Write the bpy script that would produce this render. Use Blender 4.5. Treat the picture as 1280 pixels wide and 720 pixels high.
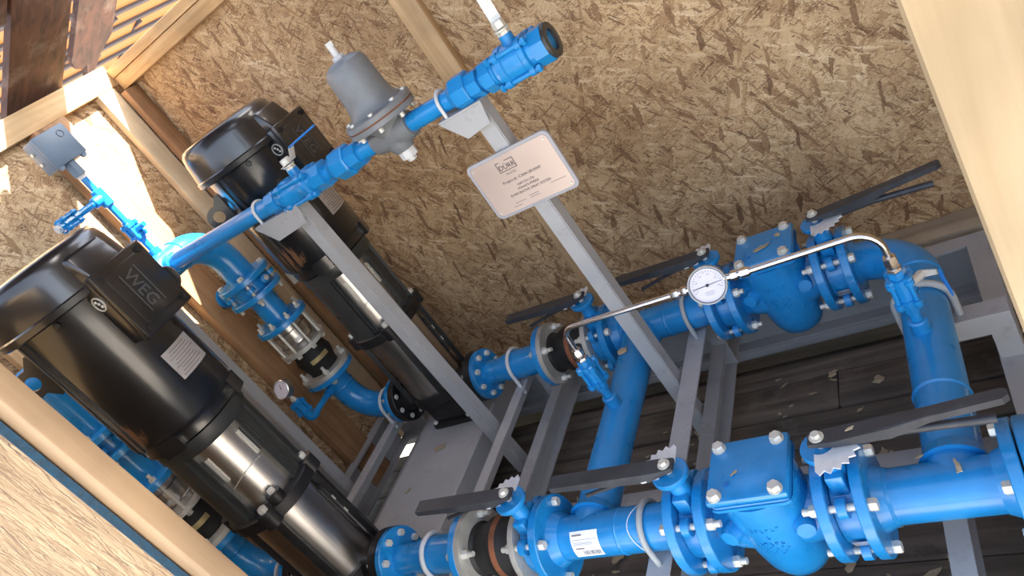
import bpy, bmesh, math, random
from mathutils import Vector, Matrix
random.seed(7)
PI = math.pi
for o in list(bpy.data.objects):
    bpy.data.objects.remove(o)
SC = bpy.context.scene
COL = SC.collection
Z0 = 0.42            # drawing height of the pump inlet axis above the floor planks
D = 0.82             # distance between the two pumps

# ------------------------------------------------------------------ camera
cam_d = bpy.data.cameras.new('camera')
cam = bpy.data.objects.new('camera', cam_d)
COL.objects.link(cam)
RR = ((0.78282105, 0.29423331, -0.54828639), (-0.29308, -0.60293399, -0.74200722), (-0.54890374, 0.74155064, -0.38575552))
m = Matrix.Identity(4)
for i in range(3):
    m[i][0] = RR[0][i]; m[i][1] = -RR[1][i]; m[i][2] = -RR[2][i]
m[0][3], m[1][3], m[2][3] = 1.05598, -1.05137, 1.28562 + Z0
cam.matrix_world = m
cam_d.sensor_width = 36; cam_d.lens = 912.466 / 1280 * 36; cam_d.clip_start = 0.02
SC.camera = cam

# ------------------------------------------------------------------ sky, sun, exposure
w = bpy.data.worlds.new('world'); SC.world = w; w.use_nodes = True
wn = w.node_tree; bg = wn.nodes['Background']
sky = wn.nodes.new('ShaderNodeTexSky'); sky.sky_type = 'NISHITA'; sky.sun_disc = False
sky.sun_elevation = math.radians(44); sky.sun_rotation = math.radians(62); sky.air_density = 1.0; sky.dust_density = 2.5
hs = wn.nodes.new('ShaderNodeHueSaturation'); hs.inputs['Saturation'].default_value = 0.62
wn.links.new(sky.outputs[0], hs.inputs['Color']); wn.links.new(hs.outputs[0], bg.inputs[0]); bg.inputs[1].default_value = 0.62
sd = bpy.data.lights.new('sun', 'SUN'); sd.energy = 30; sd.angle = math.radians(0.6); sd.color = (1.0, .95, .86)
sun = bpy.data.objects.new('sun', sd); COL.objects.link(sun)
sun.rotation_euler = Vector((-1, -.54, -1.1)).to_track_quat('-Z', 'Y').to_euler()
vs = SC.view_settings
vs.view_transform = 'Standard'; vs.look = 'None'; vs.gamma = 1; vs.use_curve_mapping = False; vs.exposure = 0.45

# ------------------------------------------------------------------ materials
def newmat(name):
    mt = bpy.data.materials.new(name); mt.use_nodes = True
    nt = mt.node_tree; return mt, nt, nt.nodes['Principled BSDF']
def N(nt, t, **kw):
    n = nt.nodes.new(t)
    for k, v in kw.items():
        if isinstance(k, str) and k.startswith('i_'): n.inputs[k[2:]].default_value = v
        else: setattr(n, k, v)
    return n
def ramp(nt, stops, interp='LINEAR'):
    r = nt.nodes.new('ShaderNodeValToRGB'); e = r.color_ramp.elements; r.color_ramp.interpolation = interp
    while len(e) < len(stops): e.new(0.5)
    for k, (p, c) in enumerate(stops):
        e[k].position = p; e[k].color = (*c, 1)
    return r
def math_n(nt, op, a, b):
    n = nt.nodes.new('ShaderNodeMath'); n.operation = op
    for i, v in enumerate((a, b)):
        if v is None: continue
        if isinstance(v, (int, float)): n.inputs[i].default_value = v
        else: nt.links.new(v, n.inputs[i])
    return n.outputs[0]
def mix_c(nt, fac, a, b, typ='MIX'):
    n = nt.nodes.new('ShaderNodeMix'); n.data_type = 'RGBA'; n.blend_type = typ
    for i, v in ((0, fac), (6, a), (7, b)):
        if isinstance(v, (int, float)): n.inputs[i].default_value = v
        elif isinstance(v, tuple): n.inputs[i].default_value = (*v, 1)
        else: nt.links.new(v, n.inputs[i])
    return n.outputs[2]
def bump(nt, b, h, s=.2, d=.002):
    n = nt.nodes.new('ShaderNodeBump'); n.inputs['Strength'].default_value = s; n.inputs['Distance'].default_value = d
    nt.links.new(h, n.inputs['Height']); nt.links.new(n.outputs[0], b.inputs['Normal'])
def paint(name, col, rough=.35, metal=0, var=.12, vscale=14, dirt=None, dirtamt=.5, bmp=.08, spec=.5):
    mt, nt, b = newmat(name)
    tc = N(nt, 'ShaderNodeTexCoord')
    n1 = N(nt, 'ShaderNodeTexNoise', i_Scale=vscale, i_Detail=5.0); nt.links.new(tc.outputs['Object'], n1.inputs['Vector'])
    lo = tuple(c * (1 - var) for c in col); hi = tuple(min(1, c * (1 + var)) for c in col)
    r = ramp(nt, [(.3, lo), (.7, hi)]); nt.links.new(n1.outputs[0], r.inputs[0]); c = r.outputs[0]
    if dirt:
        n2 = N(nt, 'ShaderNodeTexNoise', i_Scale=vscale * 2.3, i_Detail=8.0, i_Roughness=.7); nt.links.new(tc.outputs['Object'], n2.inputs['Vector'])
        r2 = ramp(nt, [(.55, (0, 0, 0)), (.72, (dirtamt,) * 3)]); nt.links.new(n2.outputs[0], r2.inputs[0])
        c = mix_c(nt, r2.outputs[0], c, dirt)
    nt.links.new(c, b.inputs['Base Color'])
    rr = ramp(nt, [(.3, (rough * .85,) * 3), (.75, (min(1, rough * 1.25),) * 3)]); nt.links.new(n1.outputs[0], rr.inputs[0])
    nt.links.new(rr.outputs[0], b.inputs['Roughness'])
    b.inputs['Metallic'].default_value = metal; b.inputs['Specular IOR Level'].default_value = spec
    n3 = N(nt, 'ShaderNodeTexNoise', i_Scale=220.0, i_Detail=2.0); nt.links.new(tc.outputs['Object'], n3.inputs['Vector'])
    if bmp: bump(nt, b, n3.outputs[0], bmp, .001)
    return mt
def wood(name, axis, dark, light, knots=.6, scale=1.0, rough=.65, stain=None):
    mt, nt, b = newmat(name)
    tc = N(nt, 'ShaderNodeTexCoord'); oi = N(nt, 'ShaderNodeObjectInfo')
    mp = N(nt, 'ShaderNodeMapping'); s = [26 * scale] * 3; s['xyz'.index(axis)] = 1.6 * scale; mp.inputs['Scale'].default_value = s
    add = N(nt, 'ShaderNodeVectorMath', operation='ADD')
    mul = N(nt, 'ShaderNodeVectorMath', operation='SCALE'); mul.inputs['Scale'].default_value = 37.0
    cmb = N(nt, 'ShaderNodeCombineXYZ')
    for k in range(3): nt.links.new(oi.outputs['Random'], cmb.inputs[k])
    nt.links.new(cmb.outputs[0], mul.inputs[0])
    nt.links.new(tc.outputs['Object'], add.inputs[0]); nt.links.new(mul.outputs[0], add.inputs[1])
    nt.links.new(add.outputs[0], mp.inputs['Vector'])
    n1 = N(nt, 'ShaderNodeTexNoise', i_Scale=1.0, i_Detail=6.0, i_Roughness=.6, i_Distortion=.6); nt.links.new(mp.outputs[0], n1.inputs['Vector'])
    n2 = N(nt, 'ShaderNodeTexNoise', i_Scale=5.0, i_Detail=3.0); nt.links.new(add.outputs[0], n2.inputs['Vector'])
    mid = tuple((a + c) / 2 for a, c in zip(dark, light))
    r = ramp(nt, [(.28, dark), (.45, mid), (.62, light), (.8, tuple(min(1, c * 1.08) for c in light))]); nt.links.new(n1.outputs[0], r.inputs[0])
    r2 = ramp(nt, [(.3, (.72, .72, .72)), (.7, (1.1, 1.08, 1.05))]); nt.links.new(n2.outputs[0], r2.inputs[0])
    c = mix_c(nt, 1.0, r.outputs[0], r2.outputs[0], 'MULTIPLY')
    if knots:
        mp2 = N(nt, 'ShaderNodeMapping'); s2 = [15.0] * 3; s2['xyz'.index(axis)] = 7.0; mp2.inputs['Scale'].default_value = s2
        nt.links.new(add.outputs[0], mp2.inputs['Vector'])
        v = N(nt, 'ShaderNodeTexVoronoi', i_Scale=1.0); nt.links.new(mp2.outputs[0], v.inputs['Vector'])
        sep = N(nt, 'ShaderNodeSeparateColor'); nt.links.new(v.outputs['Color'], sep.inputs[0])
        gate = math_n(nt, 'GREATER_THAN', sep.outputs[0], .86)
        near = ramp(nt, [(.1, (knots,) * 3), (.3, (0, 0, 0))]); nt.links.new(v.outputs['Distance'], near.inputs[0])
        k = math_n(nt, 'MULTIPLY', gate, near.outputs[0])
        c = mix_c(nt, k, c, tuple(x * .3 for x in dark))
    if stain:
        n4 = N(nt, 'ShaderNodeTexNoise', i_Scale=7.0, i_Detail=7.0, i_Roughness=.65); nt.links.new(add.outputs[0], n4.inputs['Vector'])
        r4 = ramp(nt, [(.54, (0, 0, 0)), (.70, (.6,) * 3)]); nt.links.new(n4.outputs[0], r4.inputs[0])
        c = mix_c(nt, r4.outputs[0], c, stain)
    nt.links.new(c, b.inputs['Base Color']); b.inputs['Roughness'].default_value = rough
    bump(nt, b, n1.outputs[0], .35, .003)
    return mt
def osb(name, u, v, gain=1.0, warm=(1, 1, 1), ln=1.0, layers=None):
    """pressed-strand board: layers of long flat flakes at several angles"""
    mt, nt, b = newmat(name)
    tc = N(nt, 'ShaderNodeTexCoord'); sp = N(nt, 'ShaderNodeSeparateXYZ'); nt.links.new(tc.outputs['Object'], sp.inputs[0])
    cb = N(nt, 'ShaderNodeCombineXYZ')
    nt.links.new(sp.outputs['XYZ'.index(u)], cb.inputs[0]); nt.links.new(sp.outputs['XYZ'.index(v)], cb.inputs[1])
    wn_ = N(nt, 'ShaderNodeTexNoise', i_Scale=9.0, i_Detail=2.0); nt.links.new(cb.outputs[0], wn_.inputs['Vector'])
    sub = N(nt, 'ShaderNodeVectorMath', operation='SUBTRACT'); nt.links.new(wn_.outputs['Color'], sub.inputs[0]); sub.inputs[1].default_value = (.5, .5, .5)
    scl = N(nt, 'ShaderNodeVectorMath', operation='SCALE'); scl.inputs['Scale'].default_value = .022; nt.links.new(sub.outputs[0], scl.inputs[0])
    ad = N(nt, 'ShaderNodeVectorMath', operation='ADD'); nt.links.new(cb.outputs[0], ad.inputs[0]); nt.links.new(scl.outputs[0], ad.inputs[1])
    wr_ = N(nt, 'ShaderNodeTexNoise', i_Scale=70.0, i_Detail=3.0); nt.links.new(cb.outputs[0], wr_.inputs['Vector'])
    su2 = N(nt, 'ShaderNodeVectorMath', operation='SUBTRACT'); nt.links.new(wr_.outputs['Color'], su2.inputs[0]); su2.inputs[1].default_value = (.5, .5, .5)
    sc2 = N(nt, 'ShaderNodeVectorMath', operation='SCALE'); sc2.inputs['Scale'].default_value = .011; nt.links.new(su2.outputs[0], sc2.inputs[0])
    ad2 = N(nt, 'ShaderNodeVectorMath', operation='ADD'); nt.links.new(ad.outputs[0], ad2.inputs[0]); nt.links.new(sc2.outputs[0], ad2.inputs[1]); ad = ad2
    pal = [(0.0, (.115, .055, .024)), (.10, (.24, .13, .062)), (.30, (.39, .24, .12)), (.52, (.54, .37, .20)), (.75, (.66, .49, .29)), (1.0, (.80, .66, .45))]
    pal = [(p, tuple(min(1, a * gain * k) for a, k in zip(c, warm))) for p, c in pal]
    col = None; hgt = None
    for i, (ang, L, W, thr, off, con) in enumerate(layers or OSBL):
        mp = N(nt, 'ShaderNodeMapping', vector_type='TEXTURE')
        mp.inputs['Rotation'].default_value = (0, 0, math.radians(ang)); mp.inputs['Location'].default_value = (i * 3.17, i * 1.31, 0)
        mp.inputs['Scale'].default_value = (L * ln, W * ln, 1)
        nt.links.new(ad.outputs[0], mp.inputs['Vector'])
        vo = N(nt, 'ShaderNodeTexVoronoi', voronoi_dimensions='2D', i_Scale=1.0, i_Randomness=.95); nt.links.new(mp.outputs[0], vo.inputs['Vector'])
        sc = N(nt, 'ShaderNodeSeparateColor'); nt.links.new(vo.outputs['Color'], sc.inputs[0])
        gr = N(nt, 'ShaderNodeMapping'); gr.inputs['Scale'].default_value = (1.2, 7, 1); nt.links.new(mp.outputs[0], gr.inputs['Vector'])
        gn = N(nt, 'ShaderNodeTexNoise', i_Scale=1.0, i_Detail=3.0); nt.links.new(gr.outputs[0], gn.inputs['Vector'])
        val = math_n(nt, 'ADD', math_n(nt, 'MULTIPLY', sc.outputs[0], con), math_n(nt, 'MULTIPLY', gn.outputs[0], .42))
        val = math_n(nt, 'ADD', val, off)
        ed = ramp(nt, [(.0, (0, 0, 0)), (.66, (0, 0, 0)), (.9, (.25,) * 3)]); nt.links.new(vo.outputs['Distance'], ed.inputs[0])
        val = math_n(nt, 'SUBTRACT', val, ed.outputs[0])
        r = ramp(nt, pal); nt.links.new(val, r.inputs[0])
        if col is None:
            col, hgt = r.outputs[0], sc.outputs[1]
            if layers is None:   # shredded fines between the big flakes
                mf = N(nt, 'ShaderNodeMapping'); mf.inputs['Rotation'].default_value = (0, 0, .9); mf.inputs['Scale'].default_value = (48, 95, 1); nt.links.new(cb.outputs[0], mf.inputs['Vector'])
                nf = N(nt, 'ShaderNodeTexNoise', i_Scale=1.0, i_Detail=7.0, i_Roughness=.68, i_Distortion=1.6); nt.links.new(mf.outputs[0], nf.inputs['Vector'])
                rf = ramp(nt, [(.33, pal[0][1]), (.40, pal[1][1]), (.455, pal[2][1]), (.51, pal[3][1]), (.57, pal[4][1]), (.67, pal[5][1])]); nt.links.new(nf.outputs[0], rf.inputs[0])
                col = mix_c(nt, .85, col, rf.outputs[0]); hgt = nf.outputs[0]
        else:
            mk = math_n(nt, 'MULTIPLY', math_n(nt, 'GREATER_THAN', sc.outputs[1], thr), .85 if layers is None else 1.0)
            if W < .0065 and layers is None:
                cl_ = N(nt, 'ShaderNodeTexNoise', i_Scale=11.0, i_Detail=2.0); cl_.inputs['Scale'].default_value = 9.0 + i
                nt.links.new(cb.outputs[0], cl_.inputs['Vector'])
                mk = math_n(nt, 'MULTIPLY', mk, math_n(nt, 'GREATER_THAN', cl_.outputs[0], .47))
            col = mix_c(nt, mk, col, r.outputs[0])
            mh = nt.nodes.new('ShaderNodeMix'); nt.links.new(mk, mh.inputs[0]); nt.links.new(hgt, mh.inputs[2])
            nt.links.new(math_n(nt, 'ADD', sc.outputs[2], i * .25), mh.inputs[3]); hgt = mh.outputs[0]
    if layers is None:   # dark gaps and splinters between the strands, in clusters
        for rot, sx, sy, seed, lim in ((.5, 110, 330, 3.0, .60), (-.8, 120, 380, 8.0, .61), (1.5, 150, 300, 5.0, .62)):
            ms_ = N(nt, 'ShaderNodeMapping'); ms_.inputs['Rotation'].default_value = (0, 0, rot); ms_.inputs['Location'].default_value = (seed, seed, 0); ms_.inputs['Scale'].default_value = (sx, sy, 1); nt.links.new(cb.outputs[0], ms_.inputs['Vector'])
            ns_ = N(nt, 'ShaderNodeTexNoise', i_Scale=1.0, i_Detail=2.0, i_Distortion=.8); nt.links.new(ms_.outputs[0], ns_.inputs['Vector'])
            nc_ = N(nt, 'ShaderNodeTexNoise', i_Scale=12.0 + seed, i_Detail=3.0, i_Roughness=.6); nt.links.new(cb.outputs[0], nc_.inputs['Vector'])
            su_ = math_n(nt, 'ADD', math_n(nt, 'MULTIPLY', nc_.outputs[0], .55), ns_.outputs[0])
            rs_ = ramp(nt, [(.0, (0, 0, 0)), (lim + .285, (0, 0, 0)), (lim + .345, (.72,) * 3)]); nt.links.new(su_, rs_.inputs[0])
            col = mix_c(nt, rs_.outputs[0], col, pal[0][1])
    big = N(nt, 'ShaderNodeTexNoise', i_Scale=2.2, i_Detail=3.0); nt.links.new(cb.outputs[0], big.inputs['Vector'])
    rb = ramp(nt, [(.3, (.70, .63, .57)), (.62, (1.06, 1.05, 1.04))]); nt.links.new(big.outputs[0], rb.inputs[0])
    col = mix_c(nt, 1.0, col, rb.outputs[0], 'MULTIPLY')
    nt.links.new(col, b.inputs['Base Color']); b.inputs['Roughness'].default_value = .7
    bump(nt, b, hgt, .35, .002)
    return mt
OSBL = ((12, .08, .030, -1, .16, .42), (70, .085, .026, .66, .26, .35), (-48, .12, .028, .66, .30, .3), (35, .07, .018, .78, .10, .4), (-62, .11, .022, .76, .24, .35), (-20, .09, .017, .80, .16, .4), (62, .10, .012, .84, .1, .4),
        (-64, .08, .0130, .94, -.16, .22), (-72, .040, .0060, .88, -.12, .4), (20, .055, .0050, .90, -.16, .4), (-30, .06, .0090, .88, .32, .4), (-50, .050, .0045, .90, -.2, .4), (80, .07, .014, .95, -.18, .2))
OSBV = ((88, .16, .020, -1, .22, .4), (72, .18, .016, .4, .24, .4), (104, .14, .012, .5, .22, .4), (60, .10, .010, .6, .2, .4), (85, .18, .007, .66, .16, .4), (115, .07, .005, .78, -.05, .4), (92, .06, .0035, .84, -.2, .4), (70, .07, .003, .84, -.2, .4))
def brushed(name, col, rough, axis='z', metal=1.0, dirt=None):
    mt, nt, b = newmat(name)
    tc = N(nt, 'ShaderNodeTexCoord'); mp = N(nt, 'ShaderNodeMapping'); s = [90.0] * 3; s['xyz'.index(axis)] = 2.0
    mp.inputs['Scale'].default_value = s; nt.links.new(tc.outputs['Object'], mp.inputs['Vector'])
    n = N(nt, 'ShaderNodeTexNoise', i_Scale=1.0, i_Detail=4.0); nt.links.new(mp.outputs[0], n.inputs['Vector'])
    r = ramp(nt, [(.3, tuple(c * .82 for c in col)), (.7, col)]); nt.links.new(n.outputs[0], r.inputs[0])
    nt.links.new(r.outputs[0], b.inputs['Base Color'])
    b.inputs['Metallic'].default_value = metal; b.inputs['Roughness'].default_value = rough
    return mt
MT = {}
MT['blue'] = paint('blue_enamel', (.010, .225, .56), .30, var=.10, dirt=(.10, .29, .48), dirtamt=.2)
MT['bluelever'] = paint('blue_vinyl', (.012, .16, .52), .4)
MT['black'] = paint('black_gloss_paint', (.007, .008, .010), .34, var=.2, spec=.6)
def gloss(mt, coat, rough):
    b = mt.node_tree.nodes['Principled BSDF']; b.inputs['Coat Weight'].default_value = coat; b.inputs['Coat Roughness'].default_value = rough; return mt
gloss(MT['black'], 1.0, .17); MT['black'].node_tree.nodes['Principled BSDF'].inputs['Specular IOR Level'].default_value = .45
gloss(MT['blue'], .35, .12)
def casing(name):
    mt = paint(name, (.007, .008, .010), .34, var=.2, spec=.45); gloss(mt, 1.0, .17); nt = mt.node_tree; b = nt.nodes['Principled BSDF']
    tc = N(nt, 'ShaderNodeTexCoord'); ds = N(nt, 'ShaderNodeVectorMath', operation='DISTANCE'); a = math.radians(-88)
    ds.inputs[1].default_value = (.165 * math.cos(a), .165 * math.sin(a), -.135); nt.links.new(tc.outputs['Object'], ds.inputs[0])
    near = ramp(nt, [(.03, (1, 1, 1)), (.11, (0, 0, 0))]); nt.links.new(ds.outputs['Value'], near.inputs[0])
    mp = N(nt, 'ShaderNodeMapping'); mp.inputs['Scale'].default_value = (60, 60, 22); nt.links.new(tc.outputs['Object'], mp.inputs['Vector'])
    n = N(nt, 'ShaderNodeTexNoise', i_Scale=1.0, i_Detail=6.0, i_Roughness=.7); nt.links.new(mp.outputs[0], n.inputs['Vector'])
    k = math_n(nt, 'MULTIPLY', near.outputs[0], n.outputs[0]); r = ramp(nt, [(.36, (0, 0, 0)), (.46, (1, 1, 1))]); nt.links.new(k, r.inputs[0])
    old = b.inputs['Base Color'].links[0].from_socket
    nt.links.new(mix_c(nt, r.outputs[0], old, (.17, .085, .045)), b.inputs['Base Color'])
    iv = math_n(nt, 'SUBTRACT', 1.0, r.outputs[0]); nt.links.new(iv, b.inputs['Coat Weight']); return mt
MT['casing'] = casing('black_motor_casing')
MT['cast'] = paint('black_cast_iron', (.011, .011, .012), .45, var=.25, dirt=(.10, .065, .04), dirtamt=.25)
MT['stool'] = paint('charcoal_casting', (.036, .038, .038), .36, var=.2)
MT['handle'] = paint('black_lever_paint', (.034, .037, .045), .42, var=.25, dirt=(.13, .13, .13), dirtamt=.2)
MT['rubber'] = paint('black_rubber', (.010, .010, .010), .6, var=.2)
MT['steel'] = paint('grey_skid_paint', (.37, .375, .385), .6, var=.08, dirt=(.16, .145, .13), dirtamt=.35, vscale=7)
MT['galv'] = paint('galvanised_flange', (.50, .49, .45), .5, metal=.45, var=.2, dirt=(.30, .26, .19), dirtamt=.4)
MT['zinc'] = paint('zinc_bolt', (.66, .65, .59), .45, metal=.35, var=.12, vscale=60, dirt=(.42, .37, .27), dirtamt=.4)
MT['notch'] = paint('bright_zinc_plate', (.74, .78, .82), .34, metal=.35, var=.08, vscale=50)
MT['inox'] = brushed('stainless_sleeve', (.60, .58, .56), .30, 'z')
MT['tube'] = brushed('stainless_tube', (.72, .68, .65), .22, 'x')
MT['regul'] = paint('grey_regulator_paint', (.165, .18, .195), .38, var=.08, vscale=30)
MT['boxgrey'] = paint('blue_grey_switch_paint', (.13, .19, .27), .42, var=.08)
MT['ubolt'] = paint('white_coated_rod', (.58, .59, .60), .5, var=.08)
MT['uboltg'] = paint('grey_coated_rod', (.38, .40, .41), .55, var=.12)
MT['pink'] = paint('name_plate_pink_reflection', (.66, .545, .49), .38, metal=.45, var=.04, vscale=5, bmp=0)  # pink tint imitates strand board reflected in the plain metal
MT['platebk'] = paint('grey_plate_holder', (.36, .36, .39), .42, var=.05)
MT['ink'] = paint('dark_print', (.035, .028, .028), .6, var=.05)
MT['inkgrey'] = paint('grey_print', (.22, .19, .18), .6, var=.05)
MT['label'] = paint('white_paper_label', (.80, .84, .90), .6, var=.04)
MT['silver'] = paint('silver_type_plate', (.50, .50, .52), .4, metal=.6, var=.12, vscale=40)
MT['dial'] = paint('white_gauge_dial', (.74, .71, .80), .35, var=.02)
MT['emboss'] = paint('black_emboss_light_edges', (.062, .065, .07), .4)  # lighter grey imitates light caught along the embossed edges
MT['brass'] = paint('dull_brass_tag', (.42, .34, .16), .45, metal=.4)
MT['olive'] = paint('tan_tape', (.40, .33, .2), .6)
MT['rust'] = paint('red_brown_rust', (.20, .07, .03), .8, var=.4)
MT['pinex'] = wood('pine_along_x', 'x', (.46, .28, .12), (.68, .48, .27))
MT['piney'] = wood('pine_along_y', 'y', (.46, .28, .12), (.68, .48, .27))
MT['pinez'] = wood('pine_along_z', 'z', (.46, .28, .12), (.68, .48, .27))
MT['palez'] = wood('pale_pine_along_z', 'z', (.55, .41, .24), (.72, .58, .39), knots=.75, scale=.8)
MT['post'] = wood('yellow_pine_post', 'z', (.28, .19, .09), (.43, .32, .19), knots=.85, scale=.9)
MT['tan'] = wood('tan_planed_stud', 'z', (.30, .19, .10), (.40, .27, .155), knots=.4, scale=.5)
MT['browny'] = wood('brown_pine_along_z', 'z', (.26, .12, .05), (.42, .24, .12))
MT['floor'] = wood('weathered_floor_wood', 'x', (.055, .045, .038), (.185, .152, .124), knots=.3, rough=.8, stain=(.22, .19, .155))
MT['timber'] = wood('old_grey_timber', 'x', (.22, .18, .13), (.42, .36, .27), rough=.8)
MT['darkb'] = wood('dark_stained_board', 'x', (.022, .009, .006), (.10, .040, .025), rough=.7, stain=(.24, .185, .15))
MT['osbx'] = osb('strand_board_back', 'X', 'Z')
MT['osby'] = osb('strand_board_end', 'Y', 'Z', 1.0, (1.0, 1.03, 1.06))
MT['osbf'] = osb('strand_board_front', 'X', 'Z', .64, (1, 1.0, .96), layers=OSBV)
MT['edge'] = paint('blue_painted_board_edge', (.014, .055, .10), .8, var=.35, vscale=60, dirt=(.14, .10, .06), dirtamt=.4)
MT['chip'] = paint('dry_wood_shaving', (.40, .33, .22), .8, var=.3, vscale=30)
MT['ground'] = paint('pale_dusty_ground', (.42, .38, .33), .9, var=.2, vscale=1.5)
mt, nt, b = newmat('gauge_glass'); b.inputs['Transmission Weight'].default_value = 1; b.inputs['Roughness'].default_value = .02; b.inputs['IOR'].default_value = 1.05; b.inputs['Base Color'].default_value = (1, 1, 1, 1); MT['glass'] = mt
mt, nt, b = newmat('orange_translucent_sheet')
tr = N(nt, 'ShaderNodeBsdfTranslucent'); tr.inputs[0].default_value = (.30, .125, .035, 1); b.inputs['Base Color'].default_value = (.5, .2, .05, 1)
ms = N(nt, 'ShaderNodeMixShader'); ms.inputs[0].default_value = .3
nt.links.new(b.outputs[0], ms.inputs[1]); nt.links.new(tr.outputs[0], ms.inputs[2]); nt.links.new(ms.outputs[0], nt.nodes['Material Output'].inputs[0]); MT['orange'] = mt
MT['purlin'] = paint('dark_purlin', (.05, .045, .06), .7)

# ------------------------------------------------------------------ mesh helpers
def basis(ax):
    a = Vector(ax).normalized(); t = Vector((0, 0, 1)) if abs(a.z) < .9 else Vector((1, 0, 0))
    u = t.cross(a).normalized(); return a, u, a.cross(u)
class B:
    def __init__(s): s.bm = bmesh.new()
    def ring(s, c, u, v, r, seg, ph=0):
        return [s.bm.verts.new(c + (u * math.cos(ph + 2 * PI * k / seg) + v * math.sin(ph + 2 * PI * k / seg)) * r) for k in range(seg)]
    def skin(s, a, b):
        n = len(a)
        for k in range(n): s.bm.faces.new((a[k], a[(k + 1) % n], b[(k + 1) % n], b[k]))
    def lathe(s, org, ax, prof, seg=32, cap=True, ph=0):
        a, u, v = basis(ax); org = Vector(org); rs = [s.ring(org + a * d, u, v, max(r, 1e-4), seg, ph) for d, r in prof]
        for p, q in zip(rs, rs[1:]): s.skin(p, q)
        if cap: s.bm.faces.new(rs[0][::-1]); s.bm.faces.new(rs[-1])
        return s
    def cyl(s, p0, p1, r, r2=None, seg=24, cap=True, ph=0, bev=0):
        p0, p1 = Vector(p0), Vector(p1); L = (p1 - p0).length; r2 = r if r2 is None else r2
        if bev: return s.lathe(p0, p1 - p0, [(0, r - bev), (bev, r), (L - bev, r2), (L, r2 - bev)], seg, cap, ph)
        return s.lathe(p0, p1 - p0, [(0, r), (L, r2)], seg, cap, ph)
    def tube(s, p0, p1, r, ri, seg=32):
        p0, p1 = Vector(p0), Vector(p1); L = (p1 - p0).length
        a, u, v = basis(p1 - p0)
        rs = [s.ring(p0 + a * d, u, v, q, seg) for d, q in ((0, r), (L, r), (L, ri), (0, ri))]
        for p, q in zip(rs, rs[1:] + rs[:1]): s.skin(p, q)
        return s
    def box(s, lo, hi, bev=0, rot=None):
        lo, hi = Vector(lo), Vector(hi); c = (lo + hi) / 2; h = (hi - lo) / 2
        mt = Matrix.Translation(c) @ (rot.to_4x4() if rot is not None else Matrix.Identity(4)) @ Matrix.Diagonal((h.x * 2, h.y * 2, h.z * 2, 1))
        r = bmesh.ops.create_cube(s.bm, size=1, matrix=mt)
        if bev:
            es = list({e for v in r['verts'] for e in v.link_edges})
            bmesh.ops.bevel(s.bm, geom=es, offset=bev, segments=2, affect='EDGES', profile=.5)
        return s
    def sweep(s, pts, r, seg=14, closed=False, radii=None):
        pts = [Vector(p) for p in pts]; n = len(pts); prev = None; rs = []
        for i, p in enumerate(pts):
            if closed: t = (pts[(i + 1) % n] - pts[i - 1]).normalized()
            else: t = (pts[min(i + 1, n - 1)] - pts[max(i - 1, 0)]).normalized()
            if prev is None: _, u, v = basis(t)
            else:
                u = prev - t * prev.dot(t); u.normalize(); v = t.cross(u)
            prev = u; rs.append(s.ring(p, u, v, radii[i] if radii else r, seg))
        for a, b in zip(rs, rs[1:]): s.skin(a, b)
        if closed: s.skin(rs[-1], rs[0])
        else: s.bm.faces.new(rs[0][::-1]); s.bm.faces.new(rs[-1])
        return s
    def prism(s, poly, vec, bev=0):
        a = [s.bm.verts.new(Vector(p)) for p in poly]; vec = Vector(vec); b = [s.bm.verts.new(v.co + vec) for v in a]
        s.bm.faces.new(a[::-1]); s.bm.faces.new(b); s.skin(a, b)
        if bev:
            es = list({e for v in a + b for e in v.link_edges}); bmesh.ops.bevel(s.bm, geom=es, offset=bev, segments=2, affect='EDGES', profile=.5)
        return s
    def ball(s, c, r, seg=16):
        bmesh.ops.create_uvsphere(s.bm, u_segments=seg, v_segments=seg // 2, radius=r, matrix=Matrix.Translation(Vector(c))); return s
    def hexh(s, p, ax, r, h):
        p = Vector(p); ax = Vector(ax).normalized(); return s.lathe(p, ax, [(0, r), (h * .8, r), (h, r * .86)], 6)
    def text(s, txt, size, org, right, up, depth=.0006, align='CENTER'):
        cu = bpy.data.curves.new('t', 'FONT'); cu.body = txt; cu.size = size; cu.align_x = align; cu.extrude = depth / 2; cu.resolution_u = 2
        ob = bpy.data.objects.new('t', cu); COL.objects.link(ob)
        me = bpy.data.meshes.new_from_object(ob.evaluated_get(bpy.context.evaluated_depsgraph_get()))
        r, u = Vector(right).normalized(), Vector(up).normalized(); n = r.cross(u)
        mt = Matrix(((r.x, u.x, n.x, org[0]), (r.y, u.y, n.y, org[1]), (r.z, u.z, n.z, org[2]), (0, 0, 0, 1)))
        me.transform(mt); s.bm.from_mesh(me)
        bpy.data.objects.remove(ob); bpy.data.curves.remove(cu); bpy.data.meshes.remove(me); return s
def fillet(pts, rad, n=8):
    pts = [Vector(p) for p in pts]; out = [pts[0]]
    for i in range(1, len(pts) - 1):
        a = (pts[i - 1] - pts[i]).normalized(); b = (pts[i + 1] - pts[i]).normalized(); th = a.angle(b)
        t = rad / math.tan(th / 2); c = pts[i] + (a + b).normalized() * (rad / math.sin(th / 2))
        p0 = pts[i] + a * t - c; p1 = pts[i] + b * t - c; tot = p0.angle(p1); ax = p0.cross(p1).normalized()
        for k in range(n + 1): out.append(c + Matrix.Rotation(tot * k / n, 3, ax) @ p0)
    out.append(pts[-1]); return out

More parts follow.
